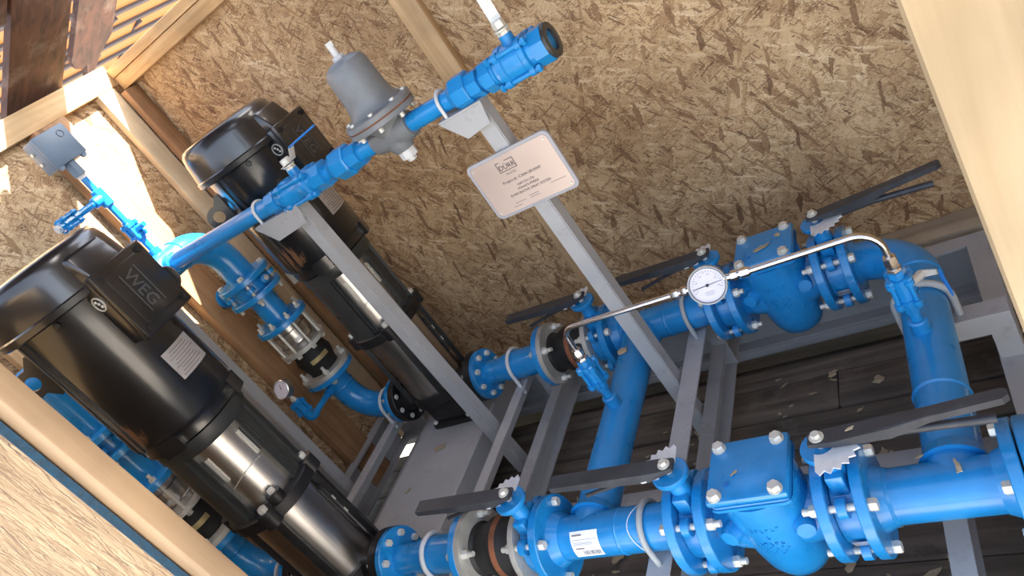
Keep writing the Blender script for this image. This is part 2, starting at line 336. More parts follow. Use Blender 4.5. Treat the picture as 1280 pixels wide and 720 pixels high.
ORG = {}
def finish(bm, name, smooth=True):
    bmesh.ops.recalc_face_normals(bm, faces=bm.faces)
    me = bpy.data.meshes.new(name); bm.to_mesh(me); bm.free()
    if smooth:
        me.polygons.foreach_set('use_smooth', [True] * len(me.polygons)); me.set_sharp_from_angle(angle=math.radians(38))
    return me
def obj(name, b, mat, parent=None, origin=None, smooth=True):
    """one mesh object; b is drawn in scene coordinates"""
    bm = b.bm
    if origin is None:
        bm.verts.ensure_lookup_table(); lo = Vector((1e9,) * 3); hi = -lo
        for v in bm.verts:
            for k in range(3): lo[k] = min(lo[k], v.co[k]); hi[k] = max(hi[k], v.co[k])
        origin = (lo + hi) / 2
        if parent is None: origin.z = lo.z
    origin = Vector(origin)
    bmesh.ops.translate(bm, verts=bm.verts, vec=-origin)
    me = finish(bm, name, smooth); me.materials.append(MT[mat])
    o = bpy.data.objects.new(name, me); COL.objects.link(o)
    ORG[o.name] = origin.copy()
    if parent is not None:
        o.parent = parent; o.location = origin - ORG[parent.name]
    else: o.location = origin
    return o
def tag(o, label, cat=None, group=None, kind=None):
    o['label'] = label
    if cat: o['category'] = cat
    if group: o['group'] = group
    if kind: o['kind'] = kind
    return o
def thing(name, label, cat, org, group=None):
    o = bpy.data.objects.new(name, None); COL.objects.link(o); o.empty_display_size = .05
    o.location = Vector(org); ORG[o.name] = Vector(org); return tag(o, label, cat, group)
def struct(name, b, mat, label, cat=None):
    o = obj(name, b, mat); o['kind'] = 'structure'; o['label'] = label
    if cat: o['category'] = cat
    return o
def sroot(name, label, org, cat):
    o = bpy.data.objects.new(name, None); COL.objects.link(o); o.location = Vector(org); ORG[o.name] = Vector(org)
    o['kind'] = 'structure'; o['label'] = label; o['category'] = cat; return o
def copy_tree(o, delta=(0, 0, 0), label=None, parent=None, rotz=None):
    c = o.copy(); COL.objects.link(c); c.parent = parent
    ORG[c.name] = ORG[o.name] + Vector(delta)
    if parent is None:
        c.location = o.location + Vector(delta)
        if rotz is not None: c.rotation_euler.z = rotz
    if label: c['label'] = label
    for ch in list(o.children): copy_tree(ch, delta, None, c)
    return c
X, Y, Z = Vector((1, 0, 0)), Vector((0, 1, 0)), Vector((0, 0, 1))
_bolt = {}
def bolts(parent, ctr, ax, a, b, bc, n=4, ph=None, r=.0130, head='b', stud=.014, mat='zinc'):
    """through bolts of a flanged joint: heads at one end, nuts at the other; a<b along ax"""
    a_, u, v = basis(ax); ph = PI / n if ph is None else ph; L = b - a; key = (tuple(ax), round(L, 4), r, head, stud, mat)
    for k in range(n):
        c = Vector(ctr) + (u * math.cos(ph + 2 * PI * k / n) + v * math.sin(ph + 2 * PI * k / n)) * bc
        p = c + a_ * a
        if key not in _bolt:
            q = B(); h = r * 1.15; e0, e1 = p, p + a_ * L
            q.cyl(e0 - a_ * (stud + h if head == 'b' else 0), e1 + a_ * (stud + h if head == 'a' else 0), r * .58, seg=10)
            q.lathe(e0, -a_, [(0, r), (h * .8, r), (h, r * .85)], 6); q.lathe(e1, a_, [(0, r), (h * .8, r), (h, r * .85)], 6)
            o = obj('bolt', q, mat, parent, origin=p, smooth=True); _bolt[key] = o
        else:
            s = _bolt[key]; o = s.copy(); COL.objects.link(o); o.parent = parent; o.location = p - ORG[parent.name]; ORG[o.name] = p
def flange(name, parent, ctr, ax, a, b, R=.115, mat='blue', raised=0, hub=None):
    """solid ring flange from a to b along ax"""
    q = B(); ax = Vector(ax); c = Vector(ctr)
    q.lathe(c, ax, [(a, R - .002), (a + .002, R), (b - .002, R), (b, R - .002)], 48)
    if hub:  # (end, r0, r1) tapered hub
        e, r0, r1 = hub
        q.lathe(c, ax, [(b, r0), (e, r1)] if e > b else [(e, r1), (a, r0)], 40)
    return obj(name, q, mat, parent)

# ================================================================== THE SETTING
gr = B(); gr.box((-9, -9, -.75), (9, 9, -.60)); struct('ground', gr, 'ground', 'pale dusty ground around the crate', 'ground')
# ---- floor of old planks
fl = sroot('floor', 'dark weathered floor of old planks with wood shavings', (-.3, .1, -.47), 'floor')
y = -.62; k = 0
while y < .93:
    wd = random.choice((.14, .19, .185, .16)); wd = min(wd, .955 - y)
    cut = random.uniform(-.9, .9)
    for (x0, x1) in ((-1.66, cut - .002), (cut + .002, 1.75)):
        q = B(); dz = random.uniform(-.008, .004); q.box((x0, y + .003, -.458 + dz), (x1, y + wd - .003, -.42 + dz), .004); obj('plank', q, 'floor', fl)
    y += wd; k += 1
q = B(); q.box((-1.66, -.62, -.60), (1.75, 1.25, -.56)); obj('sub_floor', q, 'floor', fl)
for yy in (-.5, .3):
    q = B(); q.box((-1.6, yy, -.56), (1.7, yy + .09, -.459), .004); obj('bearer', q, 'floor', fl)
# ---- back wall
WH = 1.70
wb = sroot('wall_back', 'back wall of pressed strand board with pine framing', (0, 1.22, -.42), 'wall')
q = B(); q.box((-1.66, 1.238, -.40), (-.265, 1.256, WH)); obj('strand_board_panel', q, 'osbx', wb)
q = B(); q.box((-.262, 1.238, -.40), (1.75, 1.256, WH)); obj('strand_board_panel', q, 'osbx', wb)
for nm, lo, hi, mt_ in (('stud', (-.318, 1.2, -.19), (-.229, 1.238, 1.605), 'pinez'), ('stud', (-1.598, 1.165, -.40), (-1.56, 1.238, 1.60), 'browny'), ('stud', (1.25, 1.2, -.19), (1.339, 1.238, 1.605), 'pinez'),
                        ('top_plate', (-1.60, 1.195, 1.605), (1.75, 1.238, 1.66), 'pinex'), ('top_plate', (-1.60, 1.188, 1.662), (1.75, 1.25, 1.70), 'pinex')):
    q = B(); q.box(lo, hi, .003); obj(nm, q, mt_, wb)
q = B(); q.prism([(.15, 1.24, 1.701), (1.75, 1.24, 1.701), (1.75, 1.24, 3.24), (.15, 1.24, 2.52)], (0, .016, 0)); obj('sun_block_panel', q, 'osbx', wb)  # unseen gable infill, added to stop sun leaking over the back wall
q = B(); q.box((-1.655, 1.125, -.555), (1.74, 1.236, -.205), .006); obj('bottom_timber', q, 'timber', wb)
# ---- left end wall
wl = sroot('wall_left', 'left end wall of strand board with pine studs and rail', (-1.64, .3, -.42), 'wall')
q = B(); q.box((-1.656, -.56, -.40), (-1.640, 1.235, 1.71)); obj('strand_board_panel', q, 'osby', wl)
for nm, lo, hi, mt_ in (('stud', (-1.639, 1.075, -.40), (-1.601, 1.164, 1.632), 'palez'), ('stud', (-1.639, .735, -.40), (-1.585, .885, 1.632), 'browny'),
                        ('stud', (-1.639, .10, -.40), (-1.601, .19, 1.632), 'pinez'), ('stud', (-1.639, -.54, -.40), (-1.601, -.45, 1.632), 'pinez'),
                        ('top_rail', (-1.639, -.56, 1.634), (-1.601, 1.195, 1.722), 'piney'), ('bottom_rail', (-1.639, -.44, -.40), (-1.601, .73, -.31), 'piney')):
    q = B(); q.box(lo, hi, .003); obj(nm, q, mt_, wl)
# ---- front wall, left of the opening
wf = sroot('wall_front', 'near front panel of strand board with blue painted edge and pine stud', (-.9, -.52, -.42), 'wall')
q = B(); q.box((-1.655, -.563, -.42), (-.306, -.549, 1.46)); fp = obj('strand_board_panel', q, 'osbf', wf)
q = B(); q.box((-.3055, -.5635, -.42), (-.303, -.549, 1.46)); tag(obj('board_edge', q, 'edge', fp), 'blue painted edge of the strand board')
q = B(); q.box((-.345, -.545, -.42), (-.252, -.50, 1.46), .005); obj('stud', q, 'tan', wf)
for zz in (-.40, 1.37):
    q = B(); q.box((-1.60, -.545, zz), (-.346, -.507, zz + .089), .004); obj('rail', q, 'pinex', wf)
# ---- right front post, right wall
q = B(); q.box((1.047, -.60, -.42), (1.20, -.51, 2.3), .008); struct('trim_1', q, 'post', 'pale pine post at the near right of the crate opening', 'post')
wr = sroot('wall_right', 'unseen right end wall of strand board, raised to block the sun', (1.70, .3, -.42), 'wall')
q = B(); q.box((1.70, -.56, -.40), (1.716, 1.236, 3.2)); obj('strand_board_panel', q, 'osby', wr)  # out of view; carried this high to keep sun off the interior
# ---- roof boards sloping down to the left
cl = sroot('ceiling', 'sloping roof of dark stained old boards', (-.3, .4, 1.72), 'roof')
def roof_board(x0, x1, y0, y1, zoff=0., ragged=False):
    n = Vector((-.45, 0, 1)).normalized() * .024
    f = lambda x: 1.735 + .45 * (x + 1.62) + zoff
    poly = [(x0, y0, f(x0)), (x0, y1, f(x0)), (x1, y1, f(x1)), (x1, y0, f(x1))]
    if ragged:
        ys = [y0 + (y1 - y0) * t for t in (0, .12, .3, .42, .5, .62, .78, 1)]; dx = (.05, .0, -.02, -.01, -.10, -.09, .02, .10)
        poly = [(x0 + d_, yy, f(x0 + d_)) for d_, yy in zip(dx, ys)] + [(x1, y1, f(x1)), (x1, y0, f(x1))]
    q = B(); q.prism(poly, n); obj('board', q, 'darkb', cl, smooth=False)
roof_board(-1.78, 2.0, .738, 1.004)
roof_board(-1.90, -1.30, 1.295, 1.53, .20, True)
for (a, b_) in ((-.60, -.41), (-.41, -.19), (-.19, .03), (.40, .57), (.57, .72)): roof_board(-1.25, 2.0, a, b_)
roof_board(-1.25, .15, .03, .40); roof_board(.95, 2.0, .03, .40)  # unseen gap left between these so sun reaches the front wall's inner face
for (a, b_) in ((1.004, 1.21), (1.21, 1.42), (1.42, 1.63), (1.63, 1.85), (1.85, 2.1)): roof_board(.10, 2.0, a, b_)  # unseen overhang boards added to shade the far motor
roof_board(-1.25, 2.0, .715, .745, .026)
# ---- orange sheet canopy of the neighbouring shelter, seen over the end wall
cn = thing('canopy_roof', 'orange translucent sheet canopy with dark battens beyond the end wall', 'canopy', (-3.2, 2.2, 2.0))
def cz(x): return 2.45 + .22 * (x + 2.6)
xs = [-4.6 + .2 * i for i in range(12)]
for i, x0 in enumerate(xs):
    for j in range(5):
        y0 = .6 + j * .72 + (.36 if i % 2 else 0)
        q = B(); q.prism([(x0 + .022, y0 + .02, cz(x0 + .022)), (x0 + .178, y0 + .02, cz(x0 + .178)), (x0 + .178, y0 + .70, cz(x0 + .178)), (x0 + .022, y0 + .70, cz(x0 + .022))], (0, 0, .006)); obj('sheet', q, 'orange', cn, smooth=False)
        q = B(); q.box((x0 + .037, y0 - .02, cz(x0 + .1) - .012), (x0 + .163, y0 + .02, cz(x0 + .1) + .012)); obj('cross_batten', q, 'purlin', cn)
    q = B(); q.box((x0 - .036, .6, cz(x0) - .012), (x0 + .036, 4.6, cz(x0) + .014)); obj('batten', q, 'purlin', cn)
for px_, py_ in ((-4.4, .8), (-4.4, 4.4)):
    q = B(); q.box((px_ - .04, py_ - .04, -.60), (px_ + .04, py_ + .04, cz(px_) - .013)); obj('post', q, 'purlin', cn)

# ================================================================== STEEL SKID
sk = thing('steel_skid', 'grey painted steel channel skid carrying both pumps and all pipework', 'skid', (-.3, .41, -.42))
def channel_y(x, y0, y1, zt, h, w_, side=1, nm='cross_channel', t=.008):
    """C section along y, web at x, flanges towards side"""
    a = x; b_ = x + side * w_; q = B()
    poly = [(a, zt), (b_, zt), (b_, zt - t), (a + side * t, zt - t), (a + side * t, zt - h + t), (b_, zt - h + t), (b_, zt - h), (a, zt - h)]
    q.prism([(p[0], y0, p[1]) for p in poly], (0, y1 - y0, 0)); return obj(nm, q, 'steel', sk, smooth=False)
def channel_x(y, x0, x1, zt, h, w_, side=1, nm='side_rail', t=.009):
    a = y; b_ = y + side * w_; q = B()
    poly = [(a, zt), (b_, zt), (b_, zt - t), (a + side * t, zt - t), (a + side * t, zt - h + t), (b_, zt - h + t), (b_, zt - h), (a, zt - h)]
    q.prism([(x0, p[0], p[1]) for p in poly], (x1 - x0, 0, 0)); return obj(nm, q, 'steel', sk, smooth=False)
channel_x(1.085, -1.60, 1.015, -.20, .185, .052, -1)
channel_x(-.26, -1.60, 1.015, -.20, .185, .052, 1)
channel_y(1.015, -.208, 1.033, -.20, .185, .056, -1, 'end_rail')
channel_y(-1.60, -.208, 1.033, -.20, .185, .056, 1, 'end_rail')
for x in (-.512, .163, .772): channel_y(x, -.25, 1.075, -.201, .1, .046, 1)
channel_y(-1.205, -.25, 1.075, -.201, .1, .046, 1)
for yy in (-.26, .41, 1.03):
    q = B(); q.box((-1.60, yy, -.420), (1.015, yy + .055, -.386), .003); obj('runner', q, 'steel', sk)
q = B(); t = .006
poly = [(-1.098, -.14), (-.742, -.14), (-.736, -.146), (-.736, -.26), (-.742, -.26), (-.742, -.148), (-1.094, -.148), (-1.094, -.26), (-1.1, -.26), (-1.1, -.146)]
q.prism([(p[0], -.22, p[1]) for p in poly], (0, 1.25, 0)); obj('pump_plate', q, 'steel', sk, smooth=False)
def sbar(x0, x1, y0, y1, nm='pipe_rest'):
    q = B(); q.prism([(x0, y0, -.0575), (x1, y0, -.0575), (x1, y0, -.0635), (x0 + .006, y0, -.0635), (x0 + .006, y0, -.115), (x0, y0, -.115)], (0, y1 - y0, 0)); obj(nm, q, 'steel', sk, smooth=False)
    for yy in (y0 + .01, y1 - .05):
        q = B(); q.box((x0 + .008, yy, -.30), (x1 - .004, yy + .006, -.0645)); obj('rest_leg', q, 'steel', sk)
sbar(-.545, -.503, -.10, .93); sbar(.158, .218, -.10, .93); sbar(-1.235, -1.190, -.10, .93)
q = B(); q.prism([(.782, .535, -.0575), (.962, .535, -.0575), (1.015, .535, -.0575), (1.015, .535, -.2), (.962, .535, -.2), (.962, .535, -.118), (.80, .535, -.118), (.80, .535, -.15), (.782, .535, -.15)], (0, .008, 0)); obj('header_bracket', q, 'steel', sk, smooth=False)
q = B(); q.box((.782, .543, -.0635), (1.015, .59, -.0575)); obj('bracket_ledge', q, 'steel', sk)
q = B(); q.cyl((.79, 1.045, -.376), (.79, 1.045, -.372), .022, seg=20); q.hexh((.79, 1.045, -.372), Z, .012, .012); obj('foot_bolt', q, 'zinc', sk)
# ---- vertical pipe posts
def post(org, x0, y0, s, z0, z1, lean, label, bx0, bx1):
    p = thing('pipe_post', label, 'post', org)
    q = B(); a = [(x0, y0), (x0 + s, y0), (x0 + s, y0 + s), (x0, y0 + s)]
    va = [q.bm.verts.new((c[0], c[1], z0)) for c in a]; vb = [q.bm.verts.new((c[0] + lean, c[1], z1)) for c in a]
    q.bm.faces.new(va[::-1]); q.bm.faces.new(vb); q.skin(va, vb); bmesh.ops.bevel(q.bm, geom=q.bm.edges[:], offset=.003, segments=2, affect='EDGES')
    obj('square_tube', q, 'steel', p)
    if bx0 is not None:
        q = B(); q.box((bx0, .548, .9705), (bx1, .632, .977), .001); q.prism([(bx0, .548, .9705), (bx1, .548, .9705), (bx1 - .01, .548, .915), (bx0 + .05, .548, .905)], (0, .006, 0)); obj('angle_bracket', q, 'steel', p, smooth=False)
    return p
pB = post((.10, .59, -.2), .108, .565, .05, -.295, .97, -.034, 'grey square steel post carrying the copper coloured name plate', -.005, .135)
pA = post((-.63, .59, -.2), -.628, .565, .05, -.295, .97, -.034, 'grey square steel post in front of the far pump', -.81, -.60)
pC = post((-1.376, .47, -.2), -1.40, .46, .05, -.2, .95, -.0, 'grey square steel post behind the near pump below the discharge header', None, None)

# ================================================================== PUMPS
PX = -.905
def az(a, r, z): return (PX + r * math.cos(math.radians(a)), r * math.sin(math.radians(a)), z)
def arc_block(q, a0, a1, r0, r1, z0, z1, n=10):
    lo = [az(a0 + (a1 - a0) * k / n, r1, z0) for k in range(n + 1)] + [az(a1 - (a1 - a0) * k / n, r0, z0) for k in range(n + 1)]
    q.prism(lo, (0, 0, z1 - z0)); return q
P = thing('vertical_pump', 'near tall vertical pump with black motor and stainless sleeve', 'pump', (PX, 0, -.14), 'vertical multistage pumps')
c = (PX, 0, 0)
# base casting
q = B(); q.box((PX - .105, -.088, -.14), (PX + .105, .088, -.112), .008); q.box((PX - .088, -.080, -.114), (PX + .088, .080, .035), .018)
q.cyl((PX, 0, .0), (PX, 0, .045), .128, seg=40); base = obj('base', q, 'cast', P)
for s in (-1, 1):
    q = B(); q.lathe((PX, 0, 0), X * s, [(.06, .058), (.19, .058)], 32); q.lathe((PX, 0, 0), X * s, [(.192, .098), (.194, .1), (.2225, .1)], 48); obj('port_flange', q, 'cast', P)
for sx in (-1, 1):
    for sy in (-1, 1):
        q = B(); q.hexh((PX + sx * .088, sy * .076, -.112), Z, .010, .012); obj('foot_bolt', q, 'zinc', P)
# sleeve
q = B(); q.lathe((PX, 0, 0), Z, [(.045, .114), (.358, .114)], 64, False); obj('sleeve', q, 'inox', P)
for a in (-50, 40, 130, 220):
    q = B(); arc_block(q, a - 5, a + 5, .122, .141, .03, .36, 4); st = obj('tie_strap', q, 'cast', P)
q = B(); arc_block(q, 24, 31, .116, .121, .12, .30, 2); obj('guard_rail', q, 'stool', P)
for zz in (.17, .23):
    q = B(); arc_block(q, 33, 36, .122, .126, zz, zz + .018, 2); obj('clip', q, 'zinc', P)
# head flange with ears
q = B(); q.lathe((PX, 0, 0), Z, [(.352, .138), (.356, .146), (.392, .146), (.398, .138)], 56)
for a in (-50, 40, 130, 220): q.cyl(az(a, .135, .352), az(a, .135, .402), .030, seg=20)
obj('head_flange', q, 'cast', P)
for a in (-50, 40, 130, 220):
    q = B(); q.hexh(az(a, .138, .402), Z, .0145, .016); obj('head_nut', q, 'zinc', P)
q = B(); q.cyl(az(-28, .126, .396), az(-28, .126, .425), .024, seg=20); obj('vent_boss', q, 'cast', P)
q = B(); q.hexh(az(-28, .126, .425), Z, .0125, .013); obj('vent_plug', q, 'zinc', P)
# motor stool
q = B(); arc_block(q, -152, -74, .07, .138, .395, .665, 16); arc_block(q, 32, 106, .07, .138, .395, .665, 16)
q.lathe((PX, 0, 0), Z, [(.655, .136), (.665, .142), (.70, .142), (.702, .13)], 56); stl = obj('motor_stool', q, 'stool', P)
q = B(); arc_block(q, -117, -109, .1381, .1392, .508, .522, 2); obj('slot_shade_patch', q, 'rubber', stl)  # flat black patch painted for the shade in the slot
q = B(); q.lathe((PX, 0, 0), Z, [(.398, .108), (.655, .108)], 64); obj('coupling_guard', q, 'inox', P)
for a0, n in ((-73, 2), (5, 5)):
    for k in range(n):
        q = B(); arc_block(q, a0 + k * 5.2, a0 + k * 5.2 + 3.8, .10, .127, .398, .655, 2); obj('guard_rib', q, 'stool', P)
for a in (-58, 1):
    q = B(); arc_block(q, a - 2.6, a + 2.6, .108, .113, .53, .62, 3); obj('lit_slot_strip', q, 'zinc', P)  # bright strips stand in for light showing in the guard slots
q = B(); q.sweep([az(a, .110, .50 + .022 * math.sin((a + 62) / 62 * 2.2)) for a in range(-62, 1, 4)], .0011, 6); obj('guard_wire', q, 'zinc', P)
# motor
q = B(); q.lathe((PX, 0, 0), Z, [(.702, .140), (.708, .152), (.735, .152), (.742, .156), (.755, .1645), (1.165, .1645)], 72)
mo = obj('motor_body', q, 'casing', P)
for a in (-60, 30, 120, 210):
    q = B(); arc_block(q, a - 11, a + 11, .13, .172, .700, .752, 5); obj('mounting_ear', q, 'black', mo)
for a in (-95, -85, 150):
    q = B(); arc_block(q, a - .8, a + .8, .16, .170, .75, 1.16, 1); obj('casing_rib', q, 'black', mo)
q = B(); q.lathe((PX, 0, 0), Z, [(1.156, .170), (1.152, .188), (1.156, .195), (1.172, .195), (1.176, .190), (1.240, .181), (1.266, .174), (1.280, .162), (1.286, .140), (1.290, .05)], 72, True)
fc = obj('fan_cover', q, 'black', P)
q = B(); q.prism([(PX + .13, -.060, 1.165), (PX + .222, -.035, 1.165), (PX + .222, .075, 1.165), (PX + .13, .10, 1.165)], (-.035, 0, .085), .008); obj('cover_hump', q, 'black', fc)
for a in (-48, 110):
    q = B(); q.hexh(az(a, .160, 1.14), Vector(az(a, 1, 0)) - Vector(az(a, 0, 0)), .010, .014); obj('cover_screw', q, 'cast', fc)
def lug(a):
    d = Vector((math.cos(math.radians(a)), math.sin(math.radians(a)), 0)); tn = Vector((-d.y, d.x, 0)); cc = Vector(az(a, .207, 1.05))
    pts = []; 
    for k in range(17): t_ = -PI * .62 + PI * 1.24 * k / 16; pts.append(cc + (d * math.cos(t_) + Z * math.sin(t_)) * .040)
    r_ = [Vector(az(a, .155, 1.05 + .062)), Vector(az(a, .155, 1.05 - .062))]
    outer = pts + r_; q = B(); n = 28
    # plate with a round hole: bridge outline to the hole ring
    def edge_pt(t_):
        dirv = d * math.cos(t_) + Z * math.sin(t_); best = .040
        if math.cos(t_) < -.3: best = min(.052 / -math.cos(t_), .075)
        return cc + dirv * best
    ro = [edge_pt(2 * PI * k / n) for k in range(n)]; ri = [cc + (d * math.cos(2 * PI * k / n) + Z * math.sin(2 * PI * k / n)) * .020 for k in range(n)]
    rings = []
    for pts_, off in ((ro, -.009), (ro, .009), (ri, .009), (ri, -.009)): rings.append([q.bm.verts.new(p_ + tn * off) for p_ in pts_])
    for a_, b_ in zip(rings, rings[1:] + rings[:1]): q.skin(a_, b_)
    return obj('lifting_lug', q, 'black', P)
lug(-130); lug(50)
# terminal box (faces +x)
q = B(); q.box((PX + .10, -.047, .988), (PX + .205, .118, 1.184), .008); tb = obj('terminal_box', q, 'black', P)
q = B(); q.box((PX + .206, -.050, .985), (PX + .229, .121, 1.187), .006); q.box((PX + .222, -.025, 1.01), (PX + .232, .10, 1.165), .004); obj('lid', q, 'black', tb)
q = B(); o_ = (PX + .2335, .065, 1.095)
q.text('WEG', .046, (PX + .2322, .018, 1.090), (0, 0, -1), (0, 1, 0), .0016)
q.box((PX + .2322, .008, 1.03), (PX + .2335, .011, 1.145)); q.box((PX + .2322, .058, 1.03), (PX + .2335, .061, 1.145)); tag(obj('lettering', q, 'emboss', tb), 'embossed maker letters on the box lid')
for yy in (-.030, .103):
    for zz in (1.005, 1.167):
        q = B(); q.cyl((PX + .229, yy, zz), (PX + .234, yy, zz), .0095, seg=16); q.cyl((PX + .234, yy, zz), (PX + .2375, yy, zz), .006, seg=12); obj('lid_screw', q, 'cast', tb)
q = B(); q.tube((PX + .177, -.0468, 1.12), (PX + .177, -.0505, 1.12), .021, .0175, 28); tag(obj('conduit_rim', q, 'zinc', tb), 'bright rim of the conduit opening')
q = B(); q.cyl((PX + .177, -.0465, 1.12), (PX + .177, -.0478, 1.12), .0172, seg=24); obj('conduit_shade_disc', q, 'rubber', tb)  # black disc stands in for the shade inside the conduit hole
for dx_, dz_ in ((.006, -.008), (-.005, .008), (.002, .001)):
    q = B(); q.ball((PX + .177 + dx_, -.0485, 1.12 + dz_), .0042, 10); obj('terminal', q, 'zinc', tb)
# type plate
q = B(); arc_block(q, -9, 30, .1640, .1662, .838, .925, 10); tp = tag(obj('type_plate', q, 'silver', P), 'silver type plate on the motor casing')
q = B()
for k in range(9): arc_block(q, -6 + (k % 3) * 2, 18 + (k * 7) % 9, .1661, .1665, .846 + k * .0085, .8485 + k * .0085, 6)
obj('type_print', q, 'inkgrey', tp)
P2 = copy_tree(P, (0, D, 0), 'far tall vertical pump with black motor, behind the grey post')

# ================================================================== SUCTION LINES
RP = .0555; FR = .115; BC = .0945; SR = .0435
def butterfly(label, vx, s, long_):
    """wafer butterfly valve, pipe along x, lever towards s"""
    v = thing('butterfly_valve', label, 'valve', (vx, 0, -.09), 'lever butterfly valves on the suction lines')
    q = B(); q.lathe((vx, 0, 0), X, [(-.0235, .079), (.0235, .079)], 40)
    for a in (45, 135, 225, 315):
        yy, zz = BC * math.cos(math.radians(a)), BC * math.sin(math.radians(a))
        q.lathe((vx, yy, zz), X, [(-.009, .021), (.009, .021)], 18)
    q.box((vx - .012, -.03, -.108), (vx + .012, .03, -.07), .004); q.box((vx - .018, -.038, .06), (vx + .018, .038, .12), .006)
    bo = obj('body', q, 'blue', v)
    q = B(); q.lathe((vx, 0, 0), Z, [(.10, .024), (.155, .022), (.160, .041), (.163, .043), (.172, .043), (.174, .041)], 36); obj('neck_and_pad', q, 'blue', bo)
    # notch plate: sector with teeth
    pts = []; n = 17; a0 = -100; a1 = 20
    for k in range(n):
        a = math.radians(a0 + (a1 - a0) * k / (n - 1)); r_ = .076 if k % 2 else .066; pts.append((vx + s * r_ * math.cos(a), s * r_ * math.sin(a), .1745))
    for k in range(9):
        a = math.radians(a1 + 20 - (a1 + 40 - a0) * k / 8); pts.append((vx + s * .026 * math.cos(a), s * .026 * math.sin(a), .1745))
    q = B(); q.prism(pts, (0, 0, .0035)); obj('notch_plate', q, 'notch', v, smooth=False)
    q = B(); q.cyl((vx, 0, .17), (vx, 0, .205), .0085, seg=16); q.cyl((vx, 0, .198), (vx, 0, .2005), .0145, seg=20); q.hexh((vx, 0, .2005), Z, .010, .009); obj('stem_nut', q, 'zinc', v)
    # lever
    L = .328 if long_ else .302; q = B()
    if long_: out = [(-.018, -.017), (.03, -.019), (.13, -.018), (.20, -.013), (L - .01, -.0125), (L, -.006), (L, .006), (L - .01, .0125), (.20, .013), (.13, .018), (.03, .019), (-.018, .017)]
    else: out = [(-.020, -.016), (.02, -.020), (.05, -.021), (L, -.020), (L, .020), (.05, .021), (.02, .020), (-.020, .016)]
    top = .198; rise = .10 if long_ else .03
    va = [q.bm.verts.new((vx + s * a, b_, top + max(0, a - .05) * rise)) for a, b_ in out]
    th = lambda a: .026 if .03 < a < .16 else (.008 if a < .03 else .015)
    vb = [q.bm.verts.new((vx + s * a, b_, top - th(a) + max(0, a - .05) * rise)) for a, b_ in out]
    q.bm.faces.new(va); q.bm.faces.new(vb[::-1]); q.skin(va, vb); le = obj('lever', q, 'handle', v, smooth=False)
    q = B(); q.sweep([(vx + s * .07, 0, .172), (vx + s * .15, .002, .158 if not long_ else .176), (vx + s * (L - .03 if long_ else .235), .0, .142 if not long_ else .168)], .0088 if long_ else .0055, 10); obj('squeeze_grip', q, 'handle', le)
    if long_:
        q = B(); q.box((vx - .014, -.081, -.040), (vx + .018, -.0785, -.018), 0, Matrix.Rotation(.45, 3, 'X')); obj('valve_tag', q, 'silver', v)
    return v
V3 = butterfly('near butterfly valve right of the check valve, long lever pointing right', .655, 1, True)
V2 = butterfly('near butterfly valve left of the check valve, lever pointing left over the crossover pipe', .324, -1, False)
V1 = butterfly('near butterfly valve beside the rubber joint, short lever over the pump plate', -.127, -1, False)
copy_tree(V3, (0, D, 0), 'far butterfly valve before the elbow, long lever pointing right against the back wall')
copy_tree(V2, (0, D, 0), 'far butterfly valve behind the round gauge, lever pointing left')
copy_tree(V1, (0, D, 0), 'far butterfly valve beside the rubber joint, lever lying along the back wall')

# check valves
K = thing('check_valve', 'near blue swing check valve with square bolted cover', 'valve', (.4895, 0, -.10), 'swing check valves')
kx = .4895
q = B(); q.lathe((kx, 0, 0), X, [(-.14, .056), (-.105, .058), (-.085, .066), (-.03, .076), (.03, .076), (.085, .068), (.105, .060), (.14, .056)], 48)
q.lathe((kx + .004, 0, 0), Z, [(-.160, .025), (-.155, .046), (-.140, .064), (-.11, .076), (-.06, .084), (.0, .090), (.07, .092), (.118, .090)], 48)
q.box((kx - .082, -.086, .112), (kx + .092, .078, .136), .016); kb = obj('body', q, 'blue', K)
for s, a, b_ in ((-1, -.1405, -.117), (1, .117, .1405)): flange('flange', K, (kx, 0, 0), X, a, b_)
q = B(); q.box((kx - .082, -.088, .1375), (kx + .092, .076, .157), .009); cv = obj('cover', q, 'blue', K)
for bx_ in (.4304, .5581):
    for by_ in (-.0737, .0553):
        q = B(); q.cyl((bx_, by_, .157), (bx_, by_, .159), .0155, seg=20); q.hexh((bx_, by_, .159), Z, .0140, .0120); obj('cover_bolt', q, 'zinc', cv)
q = B(); q.cyl((kx - .035, -.045, .157), (kx - .035, -.045, .1595), .006, seg=14); obj('cover_plug', q, 'bluelever', cv)
for s in (-1, 1):
    q = B(); q.lathe((kx + s * .074, -.055, .028), Vector((s * .25, -1, .15)), [(-.03, .024), (.022, .022), (.028, .0185), (.030, .0185)], 28); obj('side_boss', q, 'blue', kb)
q = B()
for zz, xs_ in ((.056, (-.026, -.016, -.005, .006, .017, .027)), (.034, (0,)), (.012, (-.024, -.013, -.001, .010, .021)), (-.004, (-.018, -.007, .004, .015, .026)), (-.020, (-.012, -.002, .009, .018))):
    for k, dx_ in enumerate(xs_):   # worn cast characters too blurred to read
        yy = -math.sqrt(max(0, (.0915 if zz > 0 else .090 + .1 * zz) ** 2 - dx_ ** 2)); q.box((kx + .004 + dx_ - .0032, yy - .0016, zz - .0045), (kx + .004 + dx_ - .0014, yy + .004, zz + .0045)); q.box((kx + .004 + dx_ - .0032, yy - .0016, zz + (.003 if k % 2 else -.0045)), (kx + .004 + dx_ + .003, yy + .004, zz + (.0045 if k % 2 else -.003)))
tag(obj('raised_letters', q, 'blue', kb), 'worn raised cast marks on the valve body')
K2 = copy_tree(K, (0, D, 0), 'far blue swing check valve with square bolted cover, behind the round gauge')
def tube_x(q, x0, x1, y, r, seg=40): q.lathe((0, y, 0), X, [(x0, r), (x1, r)], seg)
